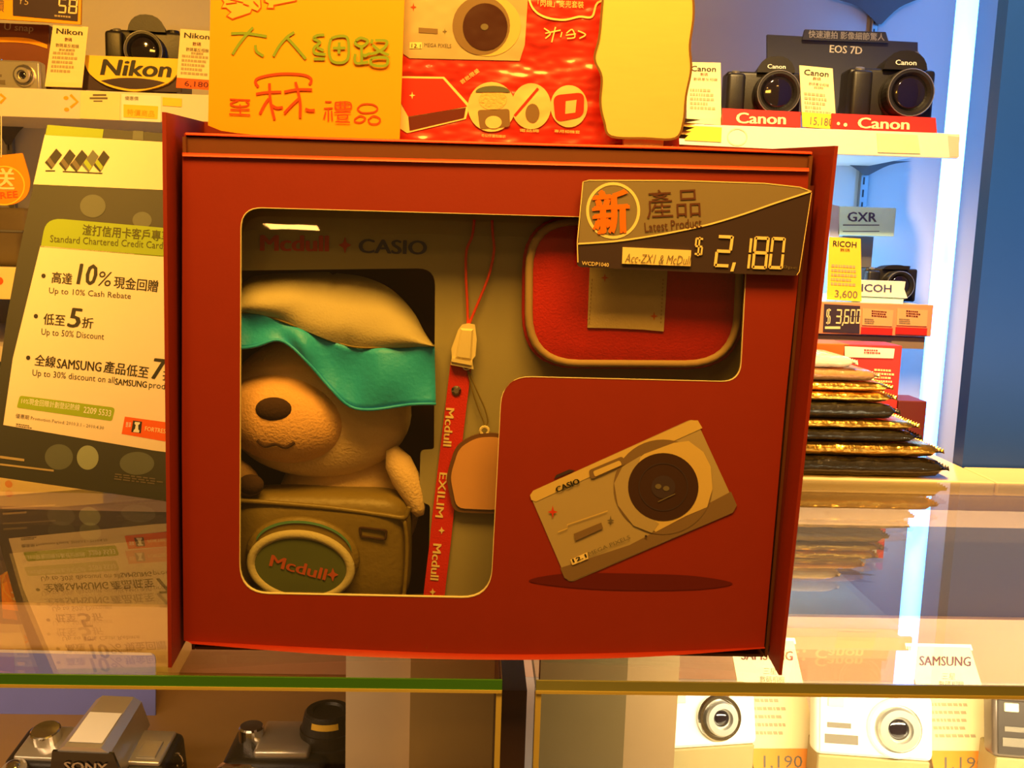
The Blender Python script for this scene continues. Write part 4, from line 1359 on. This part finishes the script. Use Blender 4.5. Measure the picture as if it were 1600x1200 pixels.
U = .00034
toy = thing('plush_toy', 'cream plush bear in white and teal cap behind the box window', 'plush toy', tuple(at(500, 925, .53)))
def headfn(p):
    q = p.copy()
    if q.z < 0:
        q.x *= 1 + .10 * (-q.z)
    q.y = math.copysign(abs(q.y) ** .55, q.y)
    return q
hd = obj('head', ell(nb(), at(500, 632, .528), (148 * U, 25 * .001, 116 * U), fn=headfn, u=36, v=24), M_plush, toy, True)
obj('muzzle', ell(nb(), at(446, 652, .512), (100 * U, 21 * .001, 72 * U), u=32, v=20, rot=Matrix.Rotation(R(6), 3, 'Y')), M_muzzle, hd, True)
obj('nose', ell(nb(), at(428, 640, .4935), (28 * U, .0042, 19 * U), u=20, v=12), M_felt, hd, True)
obj('mouth_seam', tube(nb(), [at(x, y, .4915 + .0018 * abs(x - 430) / 25) for x, y in spline([(402, 688), (414, 697), (430, 694), (446, 699), (460, 691)], 4)], .0009, 6), M_felt, hd)
obj('body', ell(nb(), at(545, 790, .534), (118 * U, .018, 118 * U), u=32, v=20), M_plush, toy, True)
bm = nb()
pts = [(612, 700), (622, 722), (634, 748), (646, 775), (653, 795), (656, 806)]
tube(bm, [at(x, y, .512 - .003 * k / 5) for k, (x, y) in enumerate(pts)], [.0035, .0075, .0078, .006, .0042, .0022], 14)
obj('arm', bm, M_plush, toy, True)
bm = nb()
tube(bm, [at(x, y, .506) for x, y in ((360, 720), (372, 740), (385, 755), (398, 762), (408, 764))], [.004, .0075, .0078, .006, .0025], 14)
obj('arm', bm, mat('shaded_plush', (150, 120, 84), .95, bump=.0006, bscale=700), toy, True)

# plush camera held by the toy
cy = .500
cam_t = obj('cloth_camera', ell(nb(), at(505, 852, .514), (146 * U, .017, 96 * U), u=40, v=28, fn=lambda p: Vector((math.copysign(abs(p.x) ** .35, p.x) * .98, math.copysign(abs(p.y) ** .6, p.y), math.copysign(abs(p.z) ** .38, p.z)))), M_satin, toy, True)
bm = nb()
tube(bm, [at(x, y, .4985) for x, y in spline([(370, 782), (430, 786), (520, 794), (600, 805), (630, 809), (637, 800), (640, 792)], 5)], .0014, 8)
tube(bm, [at(x, y, .499) for x, y in spline([(632, 812), (636, 850), (634, 900), (630, 940)], 4)], .0011, 8)
obj('piping', bm, M_satin, cam_t, True)
ring = lambda cx, cyy, rx, ry, y, rot=0: [at(x, yy, y) for x, yy in ellipse(cx, cyy, rx, ry, 48, rot)]
bm = nb()
loft(bm, [(lambda r: r + r[:1])(ring(474, 866, 90, 60, .499, .12)), (lambda r: r + r[:1])(ring(473, 868, 88, 59, .494, .12)), (lambda r: r + r[:1])(ring(472, 872, 82, 55, .4915, .12))])
face(bm, ring(472, 872, 82, 55, .4915, .12))
lb = obj('cloth_lens', bm, M_satin, cam_t)
bm = nb()
tube(bm, ring(470, 885, 78, 50, .4905, .12), .0024, 10, True)
obj('lens_rim', bm, M_cap, cam_t, True)
bm = nb()
face(bm, ring(470, 885, 76, 48, .4896, .12))
obj('lens_face', bm, M_lensfelt, cam_t)
bm = nb()
loft(bm, [[at(x, y, .4908) for x, y in ellipse(474, 862, 76, 44, 20, .12, 190, 350)], [at(x, y, .4914) for x, y in ellipse(474, 856, 76, 42, 20, .12, 190, 350)]])
obj('teal_trim', bm, mat('dull_teal_felt', (70, 120, 100), .9), cam_t)
text('Mcdull', PY(.4896), (420, 884), (508, 907), 18, .0005, mat('coral_ink', (180, 84, 50), .8), cam_t, bold=.03, res=3)
ink('star_mark', PY(.4896), [spike(520, 898, 9, 11, .3)], .0005, _M['coral_ink'], cam_t)
bm = nb()
tube(bm, [at(x, y, .4966) for x, y in rounded([(562, 824), (604, 829), (602, 843), (564, 838)], 3, 3)], .0007, 6, True)
obj('window_stitching', bm, M_felt, cam_t)
obj('camera_strap_end', ell(nb(), at(392, 757, .499), (20 * U, .004, 16 * U)), M_felt, cam_t, True)

# cap
up = resample(spline([(366, 489), (405, 491), (470, 514), (520, 534), (560, 544), (620, 543), (679, 541)], 6), 41)
topc = resample(spline([(362, 462), (378, 445), (396, 432), (440, 427), (514, 425), (519, 430), (526, 427), (570, 433), (612, 452), (645, 486), (664, 520), (679, 541)], 6), 41)
rows = []
for j in range(13):
    v = j / 12
    row = []
    for i in range(41):
        x, y = lerp(up[i], topc[i], v)
        bul = math.sin(math.pi * v * .5)
        dep = .4945 + .026 * (1 - math.cos(v * math.pi / 2)) - .006 * math.sin(math.pi * v) + .004 * noise.noise(Vector((x / 60, y / 50, 3)))
        seam = math.exp(-((x - (520 + 24 * (1 - v))) / 5) ** 2)
        row.append(at(x, y, dep + .0014 * seam))
    rows.append(row)
capo = obj('cap', loft(nb(), rows), M_cap, toy, True)
low = resample(spline([(366, 545), (400, 541), (432, 531), (456, 542), (486, 572), (516, 606), (545, 634), (580, 640), (640, 632), (681, 631)], 6), 41)
rows = []
for j in range(11):
    v = j / 10
    rows.append([at(*lerp(up[i], low[i], v), .4942 - .003 * v + .003 * math.sin(v * math.pi) * math.sin(i * .35) + .001 * math.sin(i * .8)) for i in range(41)])
br = loft(nb(), rows)
g = bmesh.ops.extrude_face_region(br, geom=list(br.faces))
bmesh.ops.translate(br, vec=(0, .0014, 0), verts=[v for v in g['geom'] if isinstance(v, bmesh.types.BMVert)])
bro = obj('brim', br, M_capteal, capo, True)
bm = nb()
tube(bm, [v + Vector((0, -.0002, 0)) for v in [at(*p, (.4912 + .001 * math.sin(i * .8))) for i, p in enumerate(low)]], .0008, 6)
obj('hem', bm, M_capteal, bro, True)
bm = nb()
tube(bm, [at(x, y - 1, .4938 + .0003) for x, y in up], .0006, 6)
obj('seam', bm, M_satin, capo, True)

# ------------------------------------------------------------------ phone strap with charm
yl = .5065
PLs = PY(yl - .0008)
st = thing('phone_strap', 'red lettered phone strap with white clip on the liner card', 'strap', tuple(at(700, 925, yl)))
cl = [(721, 566), (717, 600), (711, 650), (705, 700), (699, 750), (693, 800), (688, 850), (682, 900), (677, 945)]
bm = nb()
n = len(cl)
L = [at(x - 17, y, yl - .001) for x, y in cl]
Rr = [at(x + 16, y + 2, yl - .001) for x, y in cl]
prism(bm, L + Rr[::-1], [v + Vector((0, .0008, 0)) for v in L + Rr[::-1]])
rib = obj('ribbon', bm, M_ribbon, st)
text('Mcdull', PY(yl - .001), (697, 637), (692, 697), 13, .0003, M_cream, rib, bold=.03, res=3)
text('EXILIM', PY(yl - .001), (687, 738), (680, 808), 12, .0003, M_cream, rib, bold=.02, res=3)
text('Mcdull', PY(yl - .001), (677, 849), (672, 906), 13, .0003, M_cream, rib, bold=.03, res=3)
ink('star_mark', PY(yl - .001), [spike(690, 829, 5, 6, .3), spike(676, 925, 5, 6, .3)], .0003, M_cream, rib)
obj('rivet', lathe(nb(), [(.0026, 0), (.0026, .0008), (.0014, .0014)], T(*at(713, 610, yl - .001)), 18), M_chrome, rib)
bm = nb()
o_ = [(732, 505), (742, 507), (745, 530), (743, 556), (738, 562), (740, 577), (704, 570), (706, 558), (705, 545), (716, 515), (722, 507)]
prism(bm, [at(x, y, yl - .005) for x, y in o_], [at(x, y, yl - .001) for x, y in o_])
cp = obj('clip', bm, M_clip, st)
obj('clip_ridge', prism(nb(), [at(x, y, yl - .0062) for x, y in ((722, 516), (737, 517), (734, 560), (714, 557))], [at(x, y, yl - .005) for x, y in ((719, 513), (740, 514), (737, 562), (711, 559))]), M_clip, cp)
obj('clip_bar', prism(nb(), [at(x, y, yl - .006) for x, y in ((706, 559), (738, 565), (737, 571), (705, 565))], [at(x, y, yl - .0051) for x, y in ((706, 559), (738, 565), (737, 571), (705, 565))]), M_clip, cp)
bm = nb()
tube(bm, [at(x, y, yl - .002) for x, y in spline([(731, 506), (730, 470), (728, 430), (729, 392), (738, 368), (741, 343)], 5)], .0007, 6)
tube(bm, [at(x, y, yl - .002) for x, y in spline([(733, 506), (750, 466), (764, 430), (772, 392), (770, 366), (769, 344)], 5)], .0007, 6)
obj('cord_loop', bm, mat('red_cord', (222, 66, 30), .7), st)
bm = nb()
tube(bm, [at(729, 572, yl - .002) + Vector((.002 * math.sin(R(a)), 0, .002 * math.cos(R(a)))) for a in range(0, 360, 30)], .0005, 6, True)
obj('split_ring', bm, M_chrome, st)
bm = nb()
tube(bm, [at(x, y, yl - .002) for x, y in spline([(731, 580), (738, 610), (748, 640), (756, 660), (757, 668)], 5)], .0004, 6)
tube(bm, [at(x, y, yl - .002) for x, y in spline([(732, 580), (745, 610), (758, 640), (762, 660), (757, 668)], 5)], .0004, 6)
obj('thread', bm, M_satin, st)
ch = rounded([(712, 696), (742, 678), (778, 676), (812, 690), (824, 730), (818, 792), (775, 803), (708, 800), (697, 745)], 14, 4)
charm = plate('charm', PY(yl - .003), ch, .001, -.0012, mat('brown_enamel', (110, 78, 54), .35, coat=.5), st)
plate('charm_face', PY(yl - .003), [lerp(p, (760, 742), .10) for p in ch], .0018, .0011, M_charm, charm)
bm = nb()
tube(bm, [at(757, 673, yl - .003) + Vector((.0022 * math.sin(R(a)), 0, .0022 * math.cos(R(a)))) for a in range(0, 360, 30)], .0008, 6, True)
obj('charm_eyelet', bm, M_clip, charm)

# ------------------------------------------------------------------ red zip pouch
pu = thing('camera_pouch', 'red canvas zip pouch with grey piping under the price tag', 'pouch', tuple(at(985, 582, yl)))
po = rounded([(820, 338), (1166, 350), (1156, 574), (818, 572)], 82, 8)
cx, cy_ = 988, 460
rows = []
for k, (s, dep) in enumerate(((1.0, .5068), (1.0, .503), (.985, .4995), (.955, .497), (.90, .4958), (.70, .495), (.4, .4946), (.12, .4945))):
    r = [at(*lerp((cx, cy_), p, s), dep) for p in po]
    rows.append(r + r[:1])
bm = loft(nb(), rows)
face(bm, [at(*lerp((cx, cy_), p, .12), .4945) for p in po])
bmesh.ops.remove_doubles(bm, verts=bm.verts, dist=.00005)
obj('pouch_body', bm, M_pouch, pu, True)
bm = nb()
tube(bm, [at(*lerp((cx, cy_), p, .955), .4966) for p in po], .0021, 10, True)
obj('piping', bm, M_piping, pu, True)
bm = nb()
tube(bm, [at(*lerp((cx, cy_), p, 1.0), .5045) for p in po], .0012, 8, True)
obj('edge_binding', bm, M_pouch, pu, True)
PPa = PY(.4942)
pa = plate('label_patch', PPa, [(922, 405), (1044, 407), (1037, 518), (1005, 515), (960, 513), (918, 512)], .0006, -.0004, M_patch, pu)
ink('printed_sparkle', PPa, [spike(945, 434, 6, 7), spike(1022, 494, 6, 7)], .0009, mat('orange_ink', (206, 96, 40), .7), pa)
bm = nb()
for k in range(12):
    tube(bm, [at(925 - k * .4, 436 + k * 6, .4935), at(925 - k * .4, 439 + k * 6, .4935)], .0003, 4)
    tube(bm, [at(1036 - k * .3, 436 + k * 6, .4935), at(1036 - k * .3, 439 + k * 6, .4935)], .0003, 4)
obj('stitching', bm, M_piping, pa)

# ------------------------------------------------------------------ price tag clipped to the box front
PTg = PY(.4745)
tg = thing('price_tag', 'grey and charcoal shelf tag with large segmented price on red box', 'price tag', tuple(PTg.at(1080, 428)))
outl = rounded([(911, 281), (1060, 281), (1195, 286), (1250, 292), (1269, 299), (1249, 431), (1080, 425), (901, 417)], [8, 0, 0, 0, 5, 8, 0, 8], 5)
plate('tag_card', PTg, outl, 0, -.0012, M_dark, tg)
cur = spline([(902, 381), (960, 377), (1010, 370), (1060, 361), (1110, 350), (1160, 335), (1215, 316), (1267, 299)], 5)
ink('grey_field', PTg, [[(904, 379)] + cur[1:-1] + [(1264, 298), (1250, 293), (1195, 287.5), (1060, 282.5), (917, 282), (912, 285)]], .0003, M_grey, tg)
ink('cream_curve', PTg, band(cur, 2.6), .0005, M_cream, tg)
ink('cream_border', PTg, band([(903, 410), (902, 380), (911, 284), (920, 281.6), (1060, 282), (1195, 286.5), (1250, 292.5), (1268, 299)], 1.6) + band([(1268, 301), (1249, 424), (1245, 430)], 1.2), .0005, M_cream, tg)
ink('cream_ring', PTg, band(ellipse(958, 329, 40, 42, 44), 4.5, True), .0005, M_cream, tg)
text('新', PTg, (926, 368), (985, 363), 70, .0009, mat('bright_orange_ink', (250, 120, 16), .5), tg, bold=.03, shear=.06, res=4)
text('產品', PTg, (1011, 342), (1095, 338), 45, .0007, mat('maroon_ink', (92, 52, 46), .5), tg, bold=-.004, res=4)
text('Latest Product', PTg, (1008, 363), (1097, 355), 15, .0007, _M['maroon_ink'], tg, res=3)
plate('sticker', PTg, [(973, 386), (1080, 391), (1079, 416), (972, 412)], .0012, .0002, M_cream, tg)
text('Acc-ZX1 & McDull', PTg, (976, 410), (1077, 414), 14, .0016, M_inkgrey, tg, shear=.2, bold=-.008)
for chh, q in (('2', [(1121, 367), (1147, 368), (1140, 418), (1115, 417)]), ('1', [(1155, 370), (1176, 371), (1171, 421), (1150, 420)]), ('8', [(1179, 369), (1203, 370), (1198, 421), (1174, 420)]), ('0', [(1206, 370), (1228, 371), (1223, 421), (1200, 420)])):
    ink('price_digit', PTg, digit(chh, q, .18), .0007, M_cream, tg)
ink('price_comma', PTg, [[(1145, 410), (1150, 410), (1146, 424), (1141, 424)]], .0007, M_cream, tg)
ink('dollar_sign', PTg, digit('$', [(1087, 371), (1100, 372), (1097, 399), (1084, 398)], .2), .0007, M_cream, tg)
text('WCDP1040', PTg, (909, 414), (951, 417), 6, .0005, M_cream, tg)
text('10pc', PTg, (1218, 420), (1245, 422), 6, .0005, M_inkgrey, tg)
obj('tag_clip', prism(nb(), [PTg.at(x, y, -.0016) for x, y in ((1060, 300), (1110, 301), (1110, 330), (1060, 330))], [PTg.at(x, y, -.0016) + Vector((0, .0035, 0)) for x, y in ((1060, 300), (1110, 301), (1110, 330), (1060, 330))]), M_clip, tg)

# ------------------------------------------------------------------ signs standing on the box
def zbox(px):
    return zt_l + (zt_r - zt_l) * (px - 291) / (1268 - 291) + .0004


PS1 = PY(.496)
sg = thing('orange_notice', 'orange handwritten notice with green and red characters on the box', 'notice', (PS1.at(480, 215).x, .496, zbox(480)))
so = [(330, -60), (634, -60), (628, 120), (624, 227), (500, 219), (420, 213), (370, 208), (345, 204), (325, 196), (327, 100)]
plate('card', PS1, so, 0, -.0012, M_orange, sg)
z4 = lambda *p: [(320 + x / 5, y / 5) for x, y in p]
hand('green_writing', PS1, [
    z4((205, 262), (300, 258), (400, 270), (485, 284)), z4((378, 212), (330, 265), (270, 340), (215, 425)), z4((395, 350), (405, 400), (460, 438)),
    z4((700, 250), (640, 290), (580, 360), (535, 440)), z4((640, 290), (700, 355), (790, 460)),
    z4((935, 272), (880, 275), (850, 300), (900, 330), (855, 370), (860, 415), (945, 425)), z4((850, 460), (940, 460)), z4((875, 370), (930, 395)),
    z4((985, 300), (1040, 282), (1110, 290), (1125, 370), (1115, 460), (1060, 490), (990, 470), (970, 380), (985, 300)), z4((1050, 330), (1048, 420)), z4((1000, 375), (1100, 373)),
    z4((1175, 320), (1220, 295), (1275, 320), (1230, 362), (1180, 345), (1175, 320)), z4((1225, 362), (1225, 490)), z4((1175, 420), (1180, 490), (1280, 485)), z4((1228, 430), (1275, 428)),
    z4((1310, 305), (1300, 340)), z4((1330, 315), (1420, 320), (1405, 370), (1340, 410), (1285, 420)), z4((1310, 350), (1370, 400), (1440, 430)),
    z4((1295, 460), (1350, 450), (1425, 455), (1420, 505), (1360, 515), (1300, 500), (1295, 460)), z4((1240, 440), (1290, 415))], 4.8, .0004, M_greenpen, sg)
hand('red_writing', PS1, [
    z4((418, 680), (395, 640), (420, 610), (520, 585), (640, 576), (770, 585), (825, 610), (830, 640), (815, 660)),
    z4((400, 735), (480, 722), (598, 718)), z4((505, 650), (508, 740), (520, 830), (545, 935)), z4((500, 770), (465, 820), (430, 890)), z4((520, 820), (560, 842), (610, 838)),
    z4((620, 718), (720, 700), (838, 700)), z4((708, 640), (725, 700), (745, 800), (745, 920)), z4((735, 770), (680, 820), (620, 885)), z4((785, 850), (820, 862), (860, 860))], 4.2, .0004, M_redpen, sg)
hand('small_red_writing', PS1, [
    z4((195, 775), (355, 782)), z4((260, 785), (200, 810), (240, 830), (320, 828), (345, 810), (320, 790)), z4((275, 815), (278, 890)), z4((200, 855), (350, 855)), z4((190, 890), (355, 898))], 2.2, .0004, M_redpen, sg)
hand('small_red_writing', PS1, [
    z4((940, 795), (990, 795)), z4((930, 848), (1000, 843)), z4((965, 850), (965, 945)), z4((945, 870), (930, 930)), z4((990, 865), (995, 940)), z4((1020, 800), (1130, 800), (1135, 850), (1030, 855), (1020, 800)), z4((1060, 790), (1060, 850)), z4((1095, 790), (1095, 850)), z4((1025, 827), (1130, 827)), z4((1010, 880), (1140, 878)), z4((1040, 900), (1110, 900), (1105, 930), (1045, 930), (1040, 900)), z4((1020, 952), (1135, 955))], 2.2, .0004, M_redpen, sg)
hand('small_red_writing', PS1, [
    z4((1190, 850), (1230, 815), (1310, 815), (1350, 845), (1320, 875), (1230, 880), (1190, 850)), z4((1170, 930), (1215, 905), (1255, 925), (1220, 955), (1175, 950), (1170, 930)), z4((1275, 935), (1320, 905), (1370, 930), (1350, 965), (1295, 965), (1275, 935))], 2.2, .0004, M_redpen, sg)
ink('outlined_writing', PS1, [z4((120, -20), (440, -20), (445, 60), (415, 95), (370, 75), (360, 105), (215, 155), (165, 125), (200, 95), (165, 65), (125, 65), (145, 20)), z4((455, -20), (720, -20), (720, 10), (545, 45), (545, 70), (480, 68), (495, 30), (460, 15))], .0003, M_orangeprint, sg)
ink('outlined_fill', PS1, [z4((130, -20), (430, -20), (435, 58), (412, 85), (365, 68), (355, 98), (215, 145), (178, 124), (210, 95), (168, 58), (135, 58), (155, 20)), z4((468, -20), (710, -20), (705, 5), (535, 38), (535, 62), (490, 60), (503, 28), (475, 12))], .0005, mat('pale_orange_ink', (250, 186, 80), .55), sg)
hand('outlined_strokes', PS1, [z4((180, -10), (300, 20)), z4((165, 30), (250, 20)), z4((300, 30), (345, 45)), z4((380, 10), (420, 50))], 1.6, .0007, M_redpen, sg)
obj('rear_foot', prism(nb(), [Vector((PS1.at(470, 200).x - .012, .4975, zbox(470))), Vector((PS1.at(470, 200).x - .012, .520, zbox(470))), Vector((PS1.at(470, 200).x - .012, .4975, zbox(470) + .05))], [Vector((PS1.at(470, 200).x + .012, .4975, zbox(470))), Vector((PS1.at(470, 200).x + .012, .520, zbox(470))), Vector((PS1.at(470, 200).x + .012, .4975, zbox(470) + .05))]), M_orange, sg)

PK = PY(.504)
pk = thing('promotion_pack', 'film wrapped red promotion pack beside the orange notice', 'packaging', (PK.at(840, 240).x, .504, zbox(840)))
xa, xb_ = PK.at(612, 230).x, PK.at(1061, 245).x
bm = nb()
a_ = [PK.at(612, 226), PK.at(1061, 251), PK.at(1058, 120), PK.at(1056, -70), PK.at(612, -70)]
for v in a_[:2]:
    v.z = max(v.z, zbox(612 if v.x < 0 else 1061))
prism(bm, a_, [v + Vector((0, .034, 0)) for v in a_])
body = obj('pack_body', bm, M_pack, pk)
M_filmsilver = mat('film_wrapped_silver', (196, 180, 150), 0.35, var=0.06, scale=20, bump=0.005, bscale=22, coat=1.0)
M_filmcream = mat('film_wrapped_cream', (240, 214, 164), 0.35, var=0.08, scale=20, bump=0.006, bscale=24, coat=1.0)
ink('printed_camera', PK, [[(622, -20), (826, -20), (820, 70), (812, 95), (640, 91), (630, 84)]], .0004, M_filmsilver, pk)
ink('printed_lens_ring', PK, [ellipse(762, 40, 52, 48)], .0006, M_silverlite, pk)
ink('printed_dark_ring', PK, [ellipse(752, 40, 45, 46)], .0007, M_silverdark, pk)
ink('printed_lens', PK, [ellipse(758, 42, 35, 37)], .0009, mat('film_wrapped_lens', (70, 36, 34), .3, coat=1.0, bump=.004, bscale=24), pk)
ink('printed_glint', PK, [ellipse(757, 42, 6, 5)], .0011, M_inkgrey, pk)
ink('printed_sparkle', PK, [spike(646, 11, 5, 7)], .0006, _M['red_ink'], pk)
ink('printed_label', PK, [[(654, 43), (684, 45), (684, 53), (654, 51)]], .0006, M_silverdark, pk)
ink('printed_sparkle', PK, [spike(695, 49, 4, 5)], .0006, M_inkgrey, pk)
ink('printed_plate', PK, [rect(640, 66, 659, 76)], .0006, M_cream, pk)
text('12.1', PK, (643, 74), (657, 75), 6, .0008, M_ink, pk)
text('MEGA PIXELS', PK, (663, 73), (705, 75), 6, .0006, M_inkgrey, pk)
ink('bubble_outline', PK, band(spline([(824, -12), (832, 12), (850, 26), (880, 31), (905, 26), (925, 26), (934, 4), (960, -2)], 5), 3.2), .0006, M_cream, pk)
text('「閃機」麥兜套裝', PK, (840, 10), (912, 13), 11, .0006, M_cream, pk)
hand('signature', PK, [[(850, 44), (860, 52), (852, 60)], [(868, 42), (862, 66)], [(852, 52), (876, 47)], [(878, 50), (876, 58)], [(885, 52), (894, 46), (898, 58), (886, 60)], [(884, 55), (900, 53)], [(903, 48), (915, 54), (905, 60)]], 2.0, .0006, M_cream, pk)
ink('thumbnail_border', PK, [[(624, 119), (694, 120), (734, 164), (728, 186), (636, 208), (624, 200)]], .0004, M_cream, pk)
ink('thumbnail_box', PK, [[(626, 122), (692, 123), (730, 166), (700, 172), (638, 182), (626, 160)]], .0006, M_redprint, pk)
ink('thumbnail_shade', PK, [[(638, 183), (728, 168), (725, 184), (640, 204)]], .0006, M_reddark, pk)
ink('thumbnail_sparkle', PK, [spike(644, 149, 5, 6)], .0008, M_cream, pk)
for k, (cx_, cyy, rx, ry) in enumerate(((768, 167, 37, 39), (830, 166, 31, 36), (889, 166, 29, 33))):
    ink('round_picture', PK, [ellipse(cx_, cyy, rx, ry, 36)], .00075 - .00006 * k, M_filmcream, pk)
ink('picture_camera', PK, [rounded([(746, 172), (796, 170), (797, 198), (750, 202)], 5)], .0009, M_silverdark, pk)
ink('picture_lens', PK, [ellipse(771, 191, 13, 10, 24)], .0011, M_filmcream, pk)
ink('picture_toy', PK, [ellipse(770, 156, 22, 16, 24)], .0009, M_muzzle, pk)
ink('picture_cap', PK, [ellipse(770, 144, 27, 10, 24, 0, 180, 360)], .0011, M_tealpale, pk)
ink('picture_strap', PK, [stroke_poly((805, 180), (840, 139), 4)], .0009, M_redprint, pk)
ink('picture_charm', PK, [ellipse(832, 177, 11, 15, 20)], .0009, M_silverdark, pk)
ink('picture_pouch', PK, [rounded([(864, 149), (913, 144), (912, 182), (868, 191)], 12)], .0009, M_redprint, pk)
ink('picture_patch', PK, [[(884, 158), (901, 156), (899, 176), (883, 178)]], .0011, M_filmcream, pk)
text('首批限量', PK, (722, 132), (750, 112), 7, .0006, M_cream, pk)
text('毛公仔連相機袋', PK, (752, 214), (790, 216), 5, .0006, M_cream, pk, res=1)
text('電話繩', PK, (812, 206), (842, 207), 5, .0006, M_cream, pk, res=1)
text('專用相機套', PK, (866, 207), (906, 209), 5, .0006, M_cream, pk, res=1)
hand('corner_mark', PK, [[(1020, 240), (1035, 235), (1050, 240)], [(1030, 238), (1052, 228)]], 1.8, .0006, M_cream, pk)

PSt = PY(.494)
sd = thing('standee', 'plain cream standing card with rounded outline in front of red pack', 'standee', (PSt.at(1008, 215).x, .494, zbox(1000)))
oc = spline([(945, -40), (940, 20), (936, 60), (929, 92), (940, 120), (938, 160), (944, 190), (955, 213), (1008, 216), (1055, 216), (1068, 190), (1072, 150), (1080, 108), (1078, 70), (1084, 20), (1080, -40)], 5)
plate('card', PSt, oc, 0, -.0018, mat('standee_card', (246, 210, 140), .5, var=.05, scale=40, stretch=(1, 1, 8)), sd)
ink('dark_outline', PSt, band(oc, 3.5), .0004, mat('umber_ink', (120, 84, 44), .6), sd)
ft = PSt.at(1008, 205)
obj('rear_foot', prism(nb(), [Vector((ft.x - .01, .496, zbox(1008))), Vector((ft.x - .01, .5035, zbox(1008))), Vector((ft.x - .01, .496, zbox(1008) + .03))], [Vector((ft.x + .01, .496, zbox(1008))), Vector((ft.x + .01, .5035, zbox(1008))), Vector((ft.x + .01, .496, zbox(1008) + .03))]), M_cream, sd)

# leaflets fanned on the board's upper edge
for k in range(5):
    pl = PY(.556 + .0012 * k)
    q = [(1030, 182 + 6 * k), (1096 - 5 * k, 187 + 6 * k), (1074 - k, 191 + 6.4 * k), (1058, 191 + 6.2 * k), (1056, 236), (1030, 236)]
    tag(plate('leaflet', pl, q, 0, -.0006, M_cream if k % 2 else M_dark, None), ('topmost pale', 'second dark', 'middle pale', 'fourth dark', 'lowest pale')[k] + ' leaflet edge of the five fanned behind the cream standee', 'leaflet', 'leaflets fanned behind the standee')
